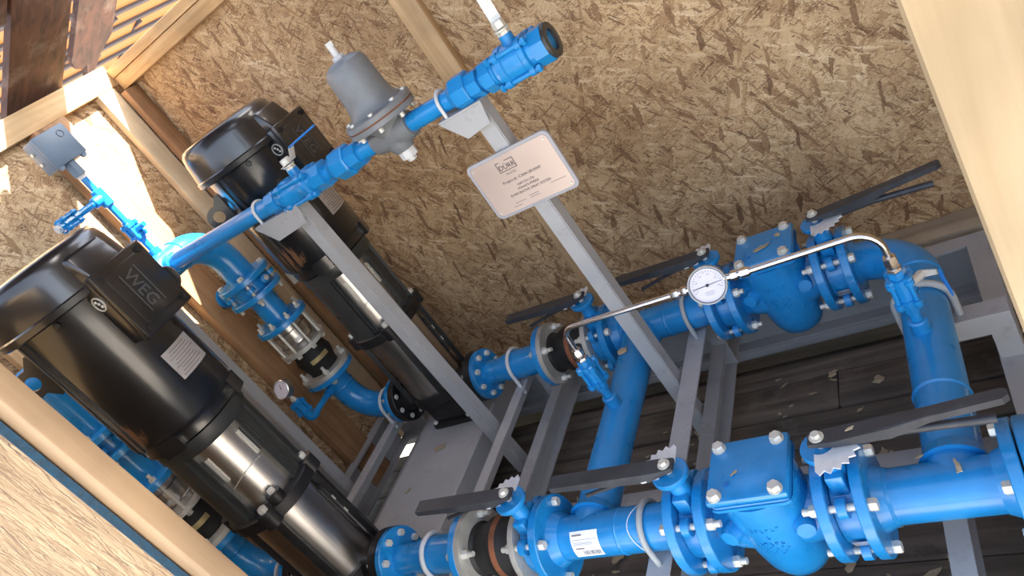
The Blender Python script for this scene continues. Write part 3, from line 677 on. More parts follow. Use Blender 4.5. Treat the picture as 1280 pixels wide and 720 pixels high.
# crossover spool: two tees and the pipe between
cs = thing('crossover_pipe', 'blue crossover pipe joining both suction lines through two tees', 'pipe', (.05, .41, -.06))
for y0, nm in ((0, 'near'), (D, 'far')):
    q = B(); tube_x(q, -.078, .277, y0, RP)
    for xx in (-.055, .115): q.lathe((0, y0, 0), X, [(xx - .004, RP), (xx, RP + .0025), (xx + .004, RP)], 40)
    obj('run_pipe', q, 'blue', cs)
    flange('flange', cs, (0, y0, 0), X, -.1015, -.078, hub=(-.05, .070, .058))
    flange('flange', cs, (0, y0, 0), X, .2755, .299, hub=(.25, .066, .057))
q = B(); q.cyl((.017, .0, 0), (.017, D, 0), RP - .0006, seg=40); q.lathe((.017, 0, 0), Y, [(.05, .066), (.075, .0565)], 40); q.lathe((.017, 0, 0), Y, [(D - .075, .0565), (D - .05, .066)], 40); obj('cross_pipe', q, 'blue', cs)
# inlet header: tee with end flange in front, elbow at the back
hd = thing('inlet_header', 'blue inlet header pipe on the right with front tee and rear elbow', 'pipe', (.85, .41, -.06))
q = B(); tube_x(q, .70, .95, 0, RP); q.lathe((0, 0, 0), X, [(.722, RP), (.728, RP + .003), (.734, RP)], 40); obj('tee_run', q, 'blue', hd)
flange('flange', hd, (0, 0, 0), X, .681, .704, hub=(.73, .067, .057)); flange('flange', hd, (0, D, 0), X, .681, .704, hub=(.715, .067, .057))
flange('flange', hd, (0, 0, 0), X, .940, .963, hub=(.915, .068, .057))
q = B(); q.sweep([(.700, D, 0)] + [(.703 + .147 * math.sin(a), D - .147 + .147 * math.cos(a), 0) for a in [PI / 2 * k / 14 for k in range(15)]], RP + .001, 40); obj('elbow', q, 'blue', hd)
q = B(); q.cyl((.85, .0, 0), (.85, .675, 0), RP - .0006, seg=40)
for yy in (.24, .672): q.lathe((.85, yy, 0), Y, [(-.005, RP - .001), (0, RP + .003), (.005, RP - .001)], 40)
q.lathe((.85, 0, 0), Y, [(.05, .066), (.08, .0565)], 40); obj('header_pipe', q, 'blue', hd)
q = B(); q.lathe((0, 0, 0), X, [(.967, FR - .002), (.969, FR), (.988, FR), (.990, FR - .002)], 48); bf = tag(obj('blind_flange', q, 'blue'), 'blue blind flange closing the near right end of the header', 'flange')
bolts(bf, (0, 0, 0), X, .940, .990, BC, head='a')
# reducers from the pump ports
def reducer(label):
    r_ = thing('pump_inlet_reducer', label, 'pipe', (-.5, 0, -.06), 'inlet reducers')
    q = B(); q.lathe((0, 0, 0), X, [(-.682, .052), (-.655, SR + .002), (-.640, SR + .0035), (-.634, SR), (-.60, SR + .001), (-.545, RP), (-.37, RP)], 40); obj('reducer_pipe', q, 'blue', r_)
    flange('flange', r_, (0, 0, 0), X, -.6815, -.661, R=.099); flange('flange', r_, (0, 0, 0), X, -.376, -.3525, hub=(-.40, .062, .057))
    bolts(r_, (0, 0, 0), X, -.705, -.661, .078, n=8, ph=.0, head='b', r=.0115)
    return r_
R1 = reducer('near blue inlet reducer between pump port and rubber joint')
copy_tree(R1, (0, D, 0), 'far blue inlet reducer between pump port and rubber joint by the back wall')
def flexjoint(label):
    f_ = thing('rubber_joint', label, 'rubber joint', (-.25, 0, -.11), 'suction rubber joints')
    q = B(); q.lathe((0, 0, 0), X, [(-.3515, .075), (-.335, .076), (-.325, .066), (-.305, .068), (-.275, .083), (-.255, .086), (-.235, .083), (-.205, .068), (-.185, .066), (-.175, .076), (-.152, .075)], 40); obj('bellows', q, 'rubber', f_)
    q = B(); q.lathe((0, 0, 0), X, [(-.252, .087), (-.25, .0885), (-.238, .0865), (-.236, .084)], 40); tag(obj('bellows_band', q, 'rust', f_), 'red brown band around the bellows')
    q = B(); q.tube((-.352, 0, 0), (-.334, 0, 0), FR, .070, 48); obj('flange_ring', q, 'galv', f_)
    q = B(); q.tube((-.170, 0, 0), (-.153, 0, 0), FR - .006, .070, 48); obj('flange_ring', q, 'galv', f_)
    bolts(f_, (0, 0, 0), X, -.376, -.334, BC, head='a', r=.0130, stud=.020)
    bolts(f_, (0, 0, 0), X, -.170, -.078, BC, head='b')
    return f_
F1 = flexjoint('near black rubber joint with galvanised flanges in the suction line')
copy_tree(F1, (0, D, 0), 'far black rubber joint with galvanised flanges in the suction line')
for par, y0 in ((cs, 0), (cs, D)): bolts(par, (0, y0, 0), X, .2755, .3725, BC, head='a', r=.0135)
for par, y0 in ((hd, 0), (hd, D)): bolts(par, (0, y0, 0), X, .6065, .704, BC, head='b', r=.0135)

# U-bolts
def ubolt(label, ctr, axis, r, zb, mat, rr=.0075, ext=.03):
    c = Vector(ctr); s_ = Y if axis == 'x' else X; R_ = r + rr
    pts = [c - s_ * R_ + Z * (zb - c.z - ext)] + [c + (-s_ * math.cos(a) + Z * math.sin(a)) * R_ for a in [PI * k / 16 for k in range(17)]] + [c + s_ * R_ + Z * (zb - c.z - ext)]
    q = B(); q.sweep(pts, rr, 12); return tag(obj('u_bolt', q, mat), label, 'u-bolt')
ubolt('white u-bolt over the near inlet reducer', (-.522, 0, 0), 'x', RP, -.06, 'ubolt')
ubolt('white u-bolt over the far inlet reducer', (-.522, D, 0), 'x', RP, -.06, 'ubolt')
ubolt('grey u-bolt over the near suction pipe beside the paper label', (.19, 0, 0), 'x', RP, -.06, 'uboltg')
ubolt('grey u-bolt over the far suction pipe below the tubing', (.19, D, 0), 'x', RP, -.06, 'uboltg')
ubolt('grey u-bolt over the inlet header next to the small ball valve', (.85, .565, 0), 'y', RP, -.06, 'uboltg', .009)
ubolt('white u-bolt over the near discharge elbow', (-1.212, 0, 0), 'x', RP, -.06, 'ubolt')
ubolt('white u-bolt over the far discharge elbow beside the pump port', (-1.212, D, 0), 'x', RP, -.06, 'ubolt')
# paper label on the near tee and tie wire
q = B(); n = 8
lo = [(-.012, (RP + .0008) * math.cos(a), (RP + .0008) * math.sin(a)) for a in [math.radians(-172 - 0 + 72 * -k / n) for k in range(n + 1)]]
hi = [(.068, p[1], p[2]) for p in lo]
va = [q.bm.verts.new(p) for p in lo]; vb = [q.bm.verts.new(p) for p in hi]
for k in range(n): q.bm.faces.new((va[k], va[k + 1], vb[k + 1], vb[k]))
lab = tag(obj('paper_label', q, 'label'), 'white paper label with barcode stuck on the near tee', 'label')
def on_pipe(x, d, r=RP + .0014):   # d runs down the label in degrees from its upper edge
    a = math.radians(116 + d); return (x, r * math.cos(a), r * math.sin(a))
def strip(q, x0, x1, d0, d1):
    q.bm.faces.new([q.bm.verts.new(on_pipe(*p)) for p in ((x0, d0), (x1, d0), (x1, d1), (x0, d1))])
q = B(); xx = .014
for wd in (2, 1, 1, 3, 1, 2, 1, 1, 2, 3, 1, 1, 2, 1, 3, 1, 2, 1): strip(q, xx, xx + wd * .0009, 51, 65); xx += wd * .0009 + .0014
obj('barcode', q, 'ink', lab)
q = B(); strip(q, -.006, .022, 8, 12); strip(q, -.008, .063, 21, 22); strip(q, -.003, .022, 42, 46)
for d_ in (28, 31, 34): strip(q, -.006, .05, d_, d_ + .9)
obj('label_print', q, 'inkgrey', lab)
q = B(); q.sweep([(.165 + .012 * math.sin(k * .5), (RP + .002) * math.cos(a), (RP + .002) * math.sin(a)) for k, a in enumerate([2 * PI * j / 28 for j in range(28)])], .0011, 6, True); tag(obj('tie_wire', q, 'label'), 'thin white wire looped round the near suction pipe', 'wire')

# ================================================================== DISCHARGE SIDE
DX = -1.376; HZ = 1.008
def riser(y0, who):
    e = thing('discharge_elbow', '%s blue discharge elbow rising from the pump port' % who, 'pipe', (DX, y0, -.06), 'discharge elbows')
    pts = [(-1.129, y0, 0), (-1.17, y0, 0)] + [(-1.226 - .15 * math.sin(a), y0, .15 - .15 * math.cos(a)) for a in [PI / 2 * k / 12 for k in range(13)]] + [(DX, y0, .236)]
    q = B(); q.sweep(pts, RP, 36, radii=[.046, .050] + [RP] * 14); q.lathe((DX, y0, 0), Z, [(.16, RP), (.165, RP + .003), (.17, RP)], 36); obj('elbow_pipe', q, 'blue', e)
    flange('flange', e, (0, y0, 0), X, -1.15, -1.1285, R=.099); flange('flange', e, (DX, y0, 0), Z, .235, .258)
    bolts(e, (0, y0, 0), X, -1.15, -1.105, .078, n=8, ph=.0, head='b', r=.0115)
    f_ = thing('rubber_joint', '%s black rubber joint in the discharge riser with pale flanges' % who, 'rubber joint', (DX, y0, .258), 'discharge rubber joints')
    q = B(); q.lathe((DX, y0, 0), Z, [(.2585, .07), (.285, .066), (.315, .074), (.345, .082), (.375, .074), (.405, .066), (.4245, .07)], 40); be = obj('bellows', q, 'rubber', f_)
    a0 = -40; q = B(); q.prism([(DX + .0815 * math.cos(math.radians(a)), y0 + .0815 * math.sin(math.radians(a)), .335) for a in range(-60, 1, 6)] + [(DX + .084 * math.cos(math.radians(a)), y0 + .084 * math.sin(math.radians(a)), .335) for a in range(0, -61, -6)], (0, 0, .020)); tag(obj('brass_tag', q, 'brass', be), 'dull brass tag on the bellows')
    q = B(); q.tube((DX, y0, .2585), (DX, y0, .277), FR, .069, 48); obj('flange_ring', q, 'galv', f_)
    q = B(); q.tube((DX, y0, .407), (DX, y0, .4245), FR - .01, .069, 48); obj('flange_ring', q, 'galv', f_)
    bolts(f_, (DX, y0, 0), Z, .235, .277, BC, head='a', r=.0130, stud=.020)
    bolts(f_, (DX, y0, 0), Z, .407, .560, BC, n=8, head='a', r=.0115)
    wv = thing('wafer_check_valve', '%s silver wafer check valve clamped between the riser flanges' % who, 'valve', (DX, y0, .425), 'wafer check valves')
    q = B(); q.lathe((DX, y0, 0), Z, [(.425, .079), (.445, .082), (.448, .074), (.47, .072), (.473, .079), (.505, .079), (.508, .073), (.522, .073), (.525, .081), (.5365, .079)], 40); wb_ = obj('body', q, 'inox', wv)
    q = B(); q.prism([(DX + .0745 * math.cos(math.radians(a)), y0 + .0745 * math.sin(math.radians(a)), .455) for a in range(-50, -9, 5)] + [(DX + .077 * math.cos(math.radians(a)), y0 + .077 * math.sin(math.radians(a)), .455) for a in range(-10, -51, -5)], (0, 0, .05)); obj('type_plate', q, 'silver', wb_)
    sp = thing('riser_spool', '%s short blue flanged riser spool above the wafer check valve' % who, 'pipe', (DX, y0, .537), 'riser spools')
    q = B(); q.cyl((DX, y0, .55), (DX, y0, .70), RP, seg=36); obj('spool_pipe', q, 'blue', sp)
    flange('flange', sp, (DX, y0, 0), Z, .537, .560); flange('flange', sp, (DX, y0, 0), Z, .690, .713)
    dv = thing('riser_butterfly_valve', '%s blue butterfly valve at the top of the discharge riser' % who, 'valve', (DX, y0, .7135), 'riser butterfly valves')
    q = B(); q.lathe((DX, y0, 0), Z, [(.7137, .079), (.764, .079)], 40)
    for a in (45, 135, 225, 315): q.lathe((DX + BC * math.cos(math.radians(a)), y0 + BC * math.sin(math.radians(a)), 0), Z, [(.730, .021), (.748, .021)], 14)
    q.lathe((DX, y0, .739), X, [(.07, .020), (.105, .020), (.108, .017)], 20); bo = obj('body', q, 'blue', dv)
    q = B(); q.lathe((DX + .108, y0, .739), X, [(0, .0105), (.004, .0105), (.004, .005)], 18); obj('stem_cap', q, 'zinc', bo)
    q = B(); q.cyl((DX - .07, y0, .739), (DX - .17, y0, .739), .022, seg=20); q.cyl((DX - .17, y0, .739), (DX - .178, y0, .739), .042, seg=28); obj('neck', q, 'blue', dv)
    q = B(); q.box((DX - .212, y0 - .02, .70), (DX - .185, y0 + .28, .74), .004); q.cyl((DX - .17, y0, .739), (DX - .20, y0, .739), .009); obj('lever', q, 'handle', dv)
    return e
riser(0, 'near'); riser(D, 'far')
dh = thing('discharge_header', 'blue discharge header with rounded rear elbow between both risers', 'pipe', (DX, .41, .94))
for y0 in (0, D):
    flange('flange', dh, (DX, y0, 0), Z, .7645, .788)
    bolts(dh, (DX, y0, 0), Z, .690, .788, BC, head='b')
er = .15
q = B(); q.sweep([(DX, D, .78), (DX, D, HZ - er)] + [(DX, D - er + er * math.cos(a), HZ - er + er * math.sin(a)) for a in [PI / 2 * k / 14 for k in range(1, 15)]], RP + .004, 40); obj('elbow', q, 'blue', dh)
q = B(); q.cyl((DX, -.16, HZ), (DX, D - er, HZ), RP + .002, seg=40); q.cyl((DX, 0, .78), (DX, 0, HZ), RP + .003, seg=40); q.lathe((DX, D - er, HZ), Y, [(-.005, RP), (0, RP + .0065), (.005, RP)], 40); obj('header_pipe', q, 'blue', dh)
q = B(); q.lathe((DX, -.16, HZ), -Y, [(-.02, RP + .006), (.02, RP + .006), (.03, .03)], 36); obj('end_cap', q, 'blue', dh)

# ------------------------------------------------------------------ branch line over the posts
BY, BR = .59, .029
bp = thing('branch_pipe', 'blue branch pipe from the discharge header resting on both posts', 'pipe', (-.7, BY, HZ - BR))
q = B(); q.cyl((DX + .03, BY, HZ), (-.70, BY, HZ), BR, seg=32); q.cyl((DX + .05, BY, HZ), (DX + .085, BY, HZ), BR + .008, seg=32, bev=.004); obj('long_pipe', q, 'blue', bp)
q = B(); q.cyl((-.455, BY, HZ), (-.42, BY, HZ), BR - .006, seg=28); obj('nipple', q, 'blue', bp)
q = B(); q.cyl((-.31, BY, HZ), (-.23, BY, HZ), BR - .003, seg=28); obj('nipple', q, 'blue', bp)
q = B(); q.cyl((-.105, BY, HZ), (.06, BY, HZ), BR - .003, seg=28); obj('nipple', q, 'blue', bp)
q = B(); q.cyl((.135, BY, HZ), (.20, BY, HZ), BR - .006, seg=28); obj('nipple', q, 'blue', bp)
def ballv(name, label, x0, x1, ctr, R_, handle, cat='valve'):
    """three piece ball valve along x"""
    v = thing(name, label, cat, (ctr, BY, HZ - R_), 'three-piece ball valves')
    L = x1 - x0; q = B()
    q.lathe((0, BY, HZ), X, [(x0, R_ * .74), (x0 + L * .20, R_ * .74), (x0 + L * .24, R_ * .86), (x0 + L * .28, R_ * .80), (x0 + L * .30, R_), (x0 + L * .38, R_), (x0 + L * .40, R_ * .92), (x0 + L * .64, R_ * .92), (x0 + L * .66, R_), (x0 + L * .73, R_), (x0 + L * .75, R_ * .82), (x1, R_ * .82)], 32); bo = obj('body', q, 'blue', v)
    q = B(); q.lathe((0, BY, HZ), X, [(x0 - .001, R_ * .84), (x0 + L * .16, R_ * .84)], 8, ph=PI / 8); obj('end_hex', q, 'blue', bo)
    q = B(); q.lathe((0, BY, HZ), X, [(x1 - L * .18, R_ * .93), (x1 + .001, R_ * .93)], 8, ph=PI / 8); obj('end_hex', q, 'blue', bo)
    for a in (45, 135, 225, 315):
        yy, zz = R_ * 1.02 * math.cos(math.radians(a)), R_ * 1.02 * math.sin(math.radians(a))
        q = B(); q.cyl((x0 + L * .25, BY + yy, HZ + zz), (x0 + L * .77, BY + yy, HZ + zz), .0065, seg=12)
        for f_ in (.30, .665): q.cyl((x0 + L * f_, BY + yy * .95, HZ + zz * .95), (x0 + L * (f_ + .075), BY + yy * .95, HZ + zz * .95), .0125, seg=14)
        q.hexh((x0 + L * .77, BY + yy, HZ + zz), X, .0105, .010); q.hexh((x0 + L * .25, BY + yy, HZ + zz), -X, .0105, .010); obj('body_bolt', q, 'blue', bo)
    sz = HZ + R_ * .9; q = B(); q.lathe((ctr, BY, 0), Z, [(sz - .01, .019), (sz + .022, .017)], 16); obj('bonnet', q, 'blue', bo)
    q = B(); q.hexh((ctr, BY, sz + .022), Z, .0165, .010); q.cyl((ctr, BY, sz + .032), (ctr, BY, sz + .036), .020, seg=20); q.hexh((ctr, BY, sz + .040), Z, .0165, .018); obj('stem_nut', q, 'zinc', v)
    hv = Vector(handle); a_, u_, w_ = basis(hv); side = hv.cross(Z).normalized()
    p0 = Vector((ctr, BY, sz + .038))
    q = B(); pts = [p0 - hv.normalized() * .022, p0 + hv.normalized() * .03, p0 + hv.normalized() * .055 + Z * .03]; 
    for a1, b1 in zip(pts, pts[1:]): q.prism([a1 - side * .014, b1 - side * .014, b1 + side * .014, a1 + side * .014], (0, 0, .003))
    hn = obj('handle_root', q, 'zinc', v, smooth=False)
    e0 = pts[-1]; e1 = e0 + hv
    q = B(); q.prism([e0 - side * .013, e1 - side * .012, e1 + hv.normalized() * .008, e1 + side * .012, e0 + side * .013], (0, 0, .006), .002); obj('handle_grip', q, 'bluelever', v, smooth=False)
    return v
ballv('branch_ball_valve', 'blue ball valve on the branch pipe in front of the far motor, blue lever raised', -.715, -.452, -.555, .045, (.115, .0, .012))
ballv('outlet_ball_valve', 'blue ball valve at the open right end of the branch pipe', .165, .356, .268, .050, (-.012, .03, .11))
q = B(); q.tube((.3562, BY, HZ), (.366, BY, HZ), .043, .027, 32); tag(obj('outlet_bushing', q, 'stool'), 'dark open bushing at the right end of the branch pipe', 'pipe fitting')
q = B(); q.cyl((.352, BY, HZ), (.3565, BY, HZ), .0265, seg=24); 
o_ = obj('outlet_shade_disc', q, 'rubber'); tag(o_, 'dark inside of the open pipe end', 'pipe fitting')  # black disc imitates the shade inside the open pipe
def union(label, x0, x1):
    u = thing('pipe_union', label, 'pipe fitting', ((x0 + x1) / 2, BY, HZ - .045), 'pipe unions'); L = x1 - x0
    q = B(); q.lathe((0, BY, HZ), X, [(x0, .030), (x0 + L * .22, .047), (x0 + L * .62, .047), (x0 + L * .66, .043)], 8, ph=PI / 8); obj('union_nut', q, 'blue', u, smooth=False)
    q = B(); q.lathe((0, BY, HZ), X, [(x0 + L * .655, .037), (x1, .037)], 8, ph=PI / 8); obj('union_tail', q, 'blue', u, smooth=False); return u
union('blue hexagon union left of the grey pressure regulator', -.425, -.300); union('blue hexagon union between the name plate post and outlet valve', .050, .150)
ubolt('thin white u-bolt over the branch pipe on the far pump post', (-.775, BY, HZ), 'x', BR, .975, 'ubolt', .005, .012)
ubolt('thin white u-bolt over the branch pipe on the name plate post', (.022, BY, HZ), 'x', BR, .975, 'ubolt', .005, .012)
# pressure regulator
rg = thing('pressure_regulator', 'grey bell-shaped pressure regulator on the branch pipe', 'regulator', (-.168, BY, .94)); rx = -.168
q = B(); q.lathe((rx, BY, HZ), X, [(-.068, .036), (-.045, .040), (0, .046), (.045, .040), (.068, .036)], 32); q.lathe((rx, BY, 0), Z, [(.955, .030), (.975, .040), (1.03, .048), (1.055, .066)], 36); obj('body', q, 'regul', rg)
q = B(); q.lathe((rx, BY, 0), Z, [(.930, .024), (.934, .026), (.958, .026)], 8); q.hexh((rx, BY, .930), -Z, .014, .012); obj('bottom_plug', q, 'ubolt', rg)
q = B(); q.lathe((rx, BY, 0), Z, [(1.050, .100), (1.053, .103), (1.066, .103)], 48); obj('lower_diaphragm_flange', q, 'regul', rg)
q = B(); q.lathe((rx, BY, 0), Z, [(1.0665, .1015), (1.070, .1015)], 48); tag(obj('gasket', q, 'rust', rg), 'thin brown gasket')
q = B(); q.lathe((rx, BY, 0), Z, [(1.0705, .103), (1.084, .103), (1.087, .10), (1.090, .082), (1.105, .070), (1.13, .0655), (1.215, .062), (1.228, .056), (1.234, .044), (1.240, .030)], 48); obj('bonnet', q, 'regul', rg)
q = B(); q.hexh((rx, BY, 1.239), Z, .018, .012); q.cyl((rx, BY, 1.250), (rx, BY, 1.285), .0095, seg=14); q.cyl((rx, BY, 1.276), (rx, BY, 1.290), .0125, seg=4); obj('adjusting_screw', q, 'ubolt', rg)
for k in range(8):
    a = 2 * PI * (k + .5) / 8; q = B(); pp = (rx + .090 * math.cos(a), BY + .090 * math.sin(a), 1.087); q.hexh(pp, Z, .0075, .007); q.cyl((pp[0], pp[1], 1.038), (pp[0], pp[1], 1.051), .007, seg=8); obj('flange_screw', q, 'zinc', rg)
# ------------------------------------------------------------------ name plate
npt = thing('name_plate', 'pinkish metal name plate with grey rim fixed to the post', 'sign', (.105, .545, .66))
def rrect(cx, cz, w_, h_, r_, n=5):
    out = []
    for sx, sz, a0 in ((1, 1, 0), (-1, 1, 90), (-1, -1, 180), (1, -1, 270)):
        for k in range(n + 1):
            a = math.radians(a0 + 90 * k / n); out.append((cx + sx * (w_ / 2 - r_) + r_ * math.cos(a), cz + sz * (h_ / 2 - r_) + r_ * math.sin(a)))
    return out
NX, NZ = .107, .747; NY = .556
def npp(pts, y): return [(p[0], y, p[1]) for p in pts]
q = B(); q.prism(npp(rrect(NX, NZ, .268, .176, .018), NY), (0, .008, 0)); obj('holder', q, 'platebk', npt, smooth=False)
q = B(); q.prism(npp(rrect(NX, NZ, .250, .158, .014), NY - .0015), (0, .0014, 0)); obj('plate', q, 'pink', npt, smooth=False)
for sx in (-1, 1):
    for sz in (-1, 1):
        q = B(); q.cyl((NX + sx * .115, NY - .0015, NZ + sz * .069), (NX + sx * .115, NY - .0038, NZ + sz * .069), .0038, seg=12); obj('screw', q, 'zinc', npt)
def tx(q, s_, size, x, z, align='CENTER', d=.0004): q.text(s_, size, (NX + x, NY - .0017, NZ + z), (1, 0, 0), (0, 0, 1), d, align)
q = B(); tx(q, 'DÜRR', .0195, -.0175, .0400)
for lo, hi in (((-.046, .0345), (.010, .0362)), ((-.046, .0620), (-.034, .0637)), ((-.016, .0620), (.010, .0637)), ((-.046, .0345), (-.0443, .0637)), ((.0083, .0345), (.010, .0637))):
    q.box((NX + lo[0], NY - .002, NZ + lo[1]), (NX + hi[0], NY - .0016, NZ + hi[1]))
tag(obj('logo', q, 'ink', npt), 'boxed maker logo in dark print')
q = B(); tx(q, 'MEGTEC', .0085, -.016, .0225); obj('logo_line', q, 'inkgrey', npt)
q = B(); tx(q, 'Project # : CA04-2810049', .0115, .004, .002); tx(q, 'HATCH LTD', .0100, .006, -.016); tx(q, 'H364470-PM050', .0100, .006, -.0275); tx(q, 'EVAPORATIVE SPRAY SYSTEM', .0100, .006, -.0395); obj('lettering', q, 'ink', npt)
q = B()
for (a, b_, zz) in ((-.06, -.025, -.060), (-.07, -.042, -.069), (-.010, .020, -.055), (-.010, .020, -.0615), (.065, .112, -.0475)): q.box((NX + a, NY - .002, NZ + zz), (NX + b_, NY - .0016, NZ + zz + .0013))
obj('fine_print', q, 'inkgrey', npt)

# ------------------------------------------------------------------ pressure switch stack
SY = .612
def small_valve(v, ctr, ax, L=.07, mat='blue', k_=1.15):
    ax = Vector(ax); c = Vector(ctr); q = B()
    q.lathe(c, ax, [(d * L, r_ * k_) for d, r_ in ((-.5, .015), (-.34, .015), (-.33, .021), (-.2, .021), (-.19, .017), (.19, .017), (.2, .021), (.33, .021), (.34, .016), (.5, .016))], 8)
    a, u, w_ = basis(ax)
    for k in range(4):
        d_ = (u * math.cos(PI / 4 + k * PI / 2) + w_ * math.sin(PI / 4 + k * PI / 2)) * .021 * k_
        q.cyl(c + d_ - a * L * .36, c + d_ + a * L * .36, .0045 * k_, seg=10); q.cyl(c + d_ + a * L * .2, c + d_ + a * L * .3, .0085 * k_, seg=12); q.cyl(c + d_ - a * L * .2, c + d_ - a * L * .3, .0085 * k_, seg=12)
        q.hexh(c + d_ + a * L * .3, a, .0075 * k_, .008); q.hexh(c + d_ - a * L * .3, -a, .0075 * k_, .008)
    return obj('valve_body', q, mat, v)
ps = thing('pressure_switch', 'blue grey pressure switch box on a small blue valve stack', 'switch', (DX, SY, HZ + RP))
q = B(); q.cyl((DX, SY, HZ + RP - .004), (DX, SY, 1.085), .023, seg=24); q.cyl((DX, SY, 1.08), (DX, SY, 1.41), .0125, seg=18); obj('stem_pipe', q, 'blue', ps)
vb_ = small_valve(ps, (DX, SY, 1.172), Z, .085)
q = B(); q.cyl((DX, SY, 1.172), (DX + .05, SY + .015, 1.172), .011, seg=14); obj('valve_stem', q, 'blue', vb_)
q = B(); q.cyl((DX, SY, 1.285), (DX, SY, 1.355), .021, seg=20, bev=.004); q.cyl((DX, SY, 1.32), (DX, SY - .045, 1.32), .020, seg=20, bev=.003); obj('tee', q, 'blue', ps)
q = B(); q.cyl((DX, SY - .04, 1.32), (DX, SY - .20, 1.32), .0125, seg=18); obj('side_pipe', q, 'blue', ps)
vv = small_valve(ps, (DX, SY - .155, 1.32), -Y, .085)
q = B(); q.hexh((DX, SY - .195, 1.32), -Y, .0155, .016); obj('end_plug', q, 'ubolt', ps)
q = B(); q.hexh((DX, SY, 1.405), Z, .016, .014); obj('switch_nut', q, 'ubolt', ps)
q = B(); q.cyl((DX, SY, 1.418), (DX, SY, 1.475), .023, seg=6); obj('switch_neck', q, 'boxgrey', ps)
q = B(); q.box((DX - .045, SY - .063, 1.470), (DX + .016, SY + .068, 1.588), .006); sb = obj('switch_box', q, 'boxgrey', ps)
q = B(); q.box((DX + .0165, SY - .064, 1.472), (DX + .030, SY + .069, 1.589), .004)
for yy in (-.048, .052): q.cyl((DX + .0165, SY + yy, 1.468), (DX + .027, SY + yy, 1.468), .0095, seg=14)
obj('lid', q, 'boxgrey', sb)
q = B(); q.tube((DX + .030, SY + .035, 1.56), (DX + .0312, SY + .035, 1.56), .0125, .011, 24); obj('knockout_ring', q, 'handle', sb)
for yy in (-.02, .02):
    q = B(); q.cyl((DX - .02, SY - .063, 1.53 + yy), (DX - .02, SY - .070, 1.53 + yy), .006, seg=12); obj('side_screw', q, 'zinc', sb)

# ------------------------------------------------------------------ gauge on the far discharge elbow
rgz = thing('riser_gauge', 'small round stainless gauge on a blue valve beside the far discharge elbow', 'gauge', (DX, .60, .17))
q = B(); q.cyl((DX, .775, .19), (DX, .61, .19), .0125, seg=18); q.cyl((DX, .77, .19), (DX, .735, .19), .019, seg=20); obj('tap_pipe', q, 'blue', rgz)
q = B(); q.sweep(fillet([(DX, .635, .19), (DX, .598, .19), (DX, .598, .225)], .02), .019, 16); obj('elbow_fitting', q, 'blue', rgz)
small_valve(rgz, (DX, .598, .255), Z, .08)
q = B(); q.hexh((DX, .598, .293), Z, .012, .018); q.cyl((DX, .598, .30), (DX, .598, .325), .007, seg=12); obj('gauge_stem', q, 'zinc', rgz)
gn = Vector((.15, -.85, .5)).normalized(); gc = Vector((DX, .598, .362))
q = B(); q.lathe(gc - gn * .016, gn, [(0, .001), (.0005, .036), (.004, .040), (.030, .040), (.033, .037), (.028, .034)], 36, False); obj('case', q, 'inox', rgz)
q = B(); q.lathe(gc + gn * .010, gn, [(0, .034), (.002, .034)], 30); obj('dial', q, 'dial', rgz)
q = B(); a_, u_, w_ = basis(gn); q.prism([gc + gn * .0128 + u_ * .002, gc + gn * .0128 - u_ * .002, gc + gn * .0128 + w_ * .026], gn * .0008); obj('needle', q, 'ink', rgz)

# ------------------------------------------------------------------ differential gauge with stainless tubing
GY = .41; gz = .354; gx = .461
dg = thing('differential_gauge', 'white faced round gauge held between two bent stainless tubes', 'gauge', (gx, GY, gz - .05))
gn = Vector((.24, -.86, .45)).normalized(); gc = Vector((gx, GY - .015, gz))
q = B(); q.lathe(gc - gn * .012, gn, [(-.022, .001), (-.0219, .040), (-.018, .0475), (.014, .0475), (.019, .047), (.020, .0435), (.010, .0425)], 44, False); obj('case', q, 'uboltg', dg)
q = B(); q.lathe(gc, gn, [(-.002, .0415), (.001, .0415)], 40); di = obj('dial', q, 'dial', dg)
gr_ = (X - gn * X.dot(gn)).normalized(); gu = gn.cross(gr_)
q = B()
for k in range(21):
    a = math.radians(200 - 220 * k / 20); L = .007 if k % 5 == 0 else .004; d_ = gr_ * math.cos(a) + gu * math.sin(a); s_ = gn.cross(d_) * .0005
    p0 = gc + gn * .0012 + d_ * .037; p1 = gc + gn * .0012 + d_ * (.037 - L); q.prism([p0 - s_, p0 + s_, p1 + s_, p1 - s_], gn * .0003)
for k in range(6):   # scale figures too blurred to read
    a = math.radians(195 - 210 * k / 5); pp = gc + gn * .0013 + (gr_ * math.cos(a) + gu * math.sin(a)) * .027
    for o_ in ((-.0018, .0018) if k else (0,)): q.prism([pp + gr_ * (o_ - .0005) - gu * .002, pp + gr_ * (o_ + .0005) - gu * .002, pp + gr_ * (o_ + .0005) + gu * .002, pp + gr_ * (o_ - .0005) + gu * .002], gn * .0003)
for zz, L in ((-.016, .011), (-.020, .012), (-.024, .009)):
    p0 = gc + gn * .0013 + gu * zz; q.prism([p0 - gr_ * L, p0 + gr_ * L, p0 + gr_ * L + gu * .0006, p0 - gr_ * L + gu * .0006], gn * .0003)
obj('dial_print', q, 'inkgrey', di)
q = B(); p0 = gc + gn * .0025; dn = (gr_ * 1.0 + gu * .05).normalized(); s_ = gn.cross(dn) * .0008; q.prism([p0 - dn * .036 - s_, p0 + dn * .036 - s_ * .5, p0 + dn * .036 + s_ * .5, p0 - dn * .036 + s_], gn * .0006); q.lathe(p0, gn, [(0, .004), (.0015, .004)], 14); obj('needle', q, 'ink', dg)
q = B(); q.lathe(gc, gn, [(.0045, .0418), (.0065, .0418)], 40); obj('glass', q, 'glass', dg)
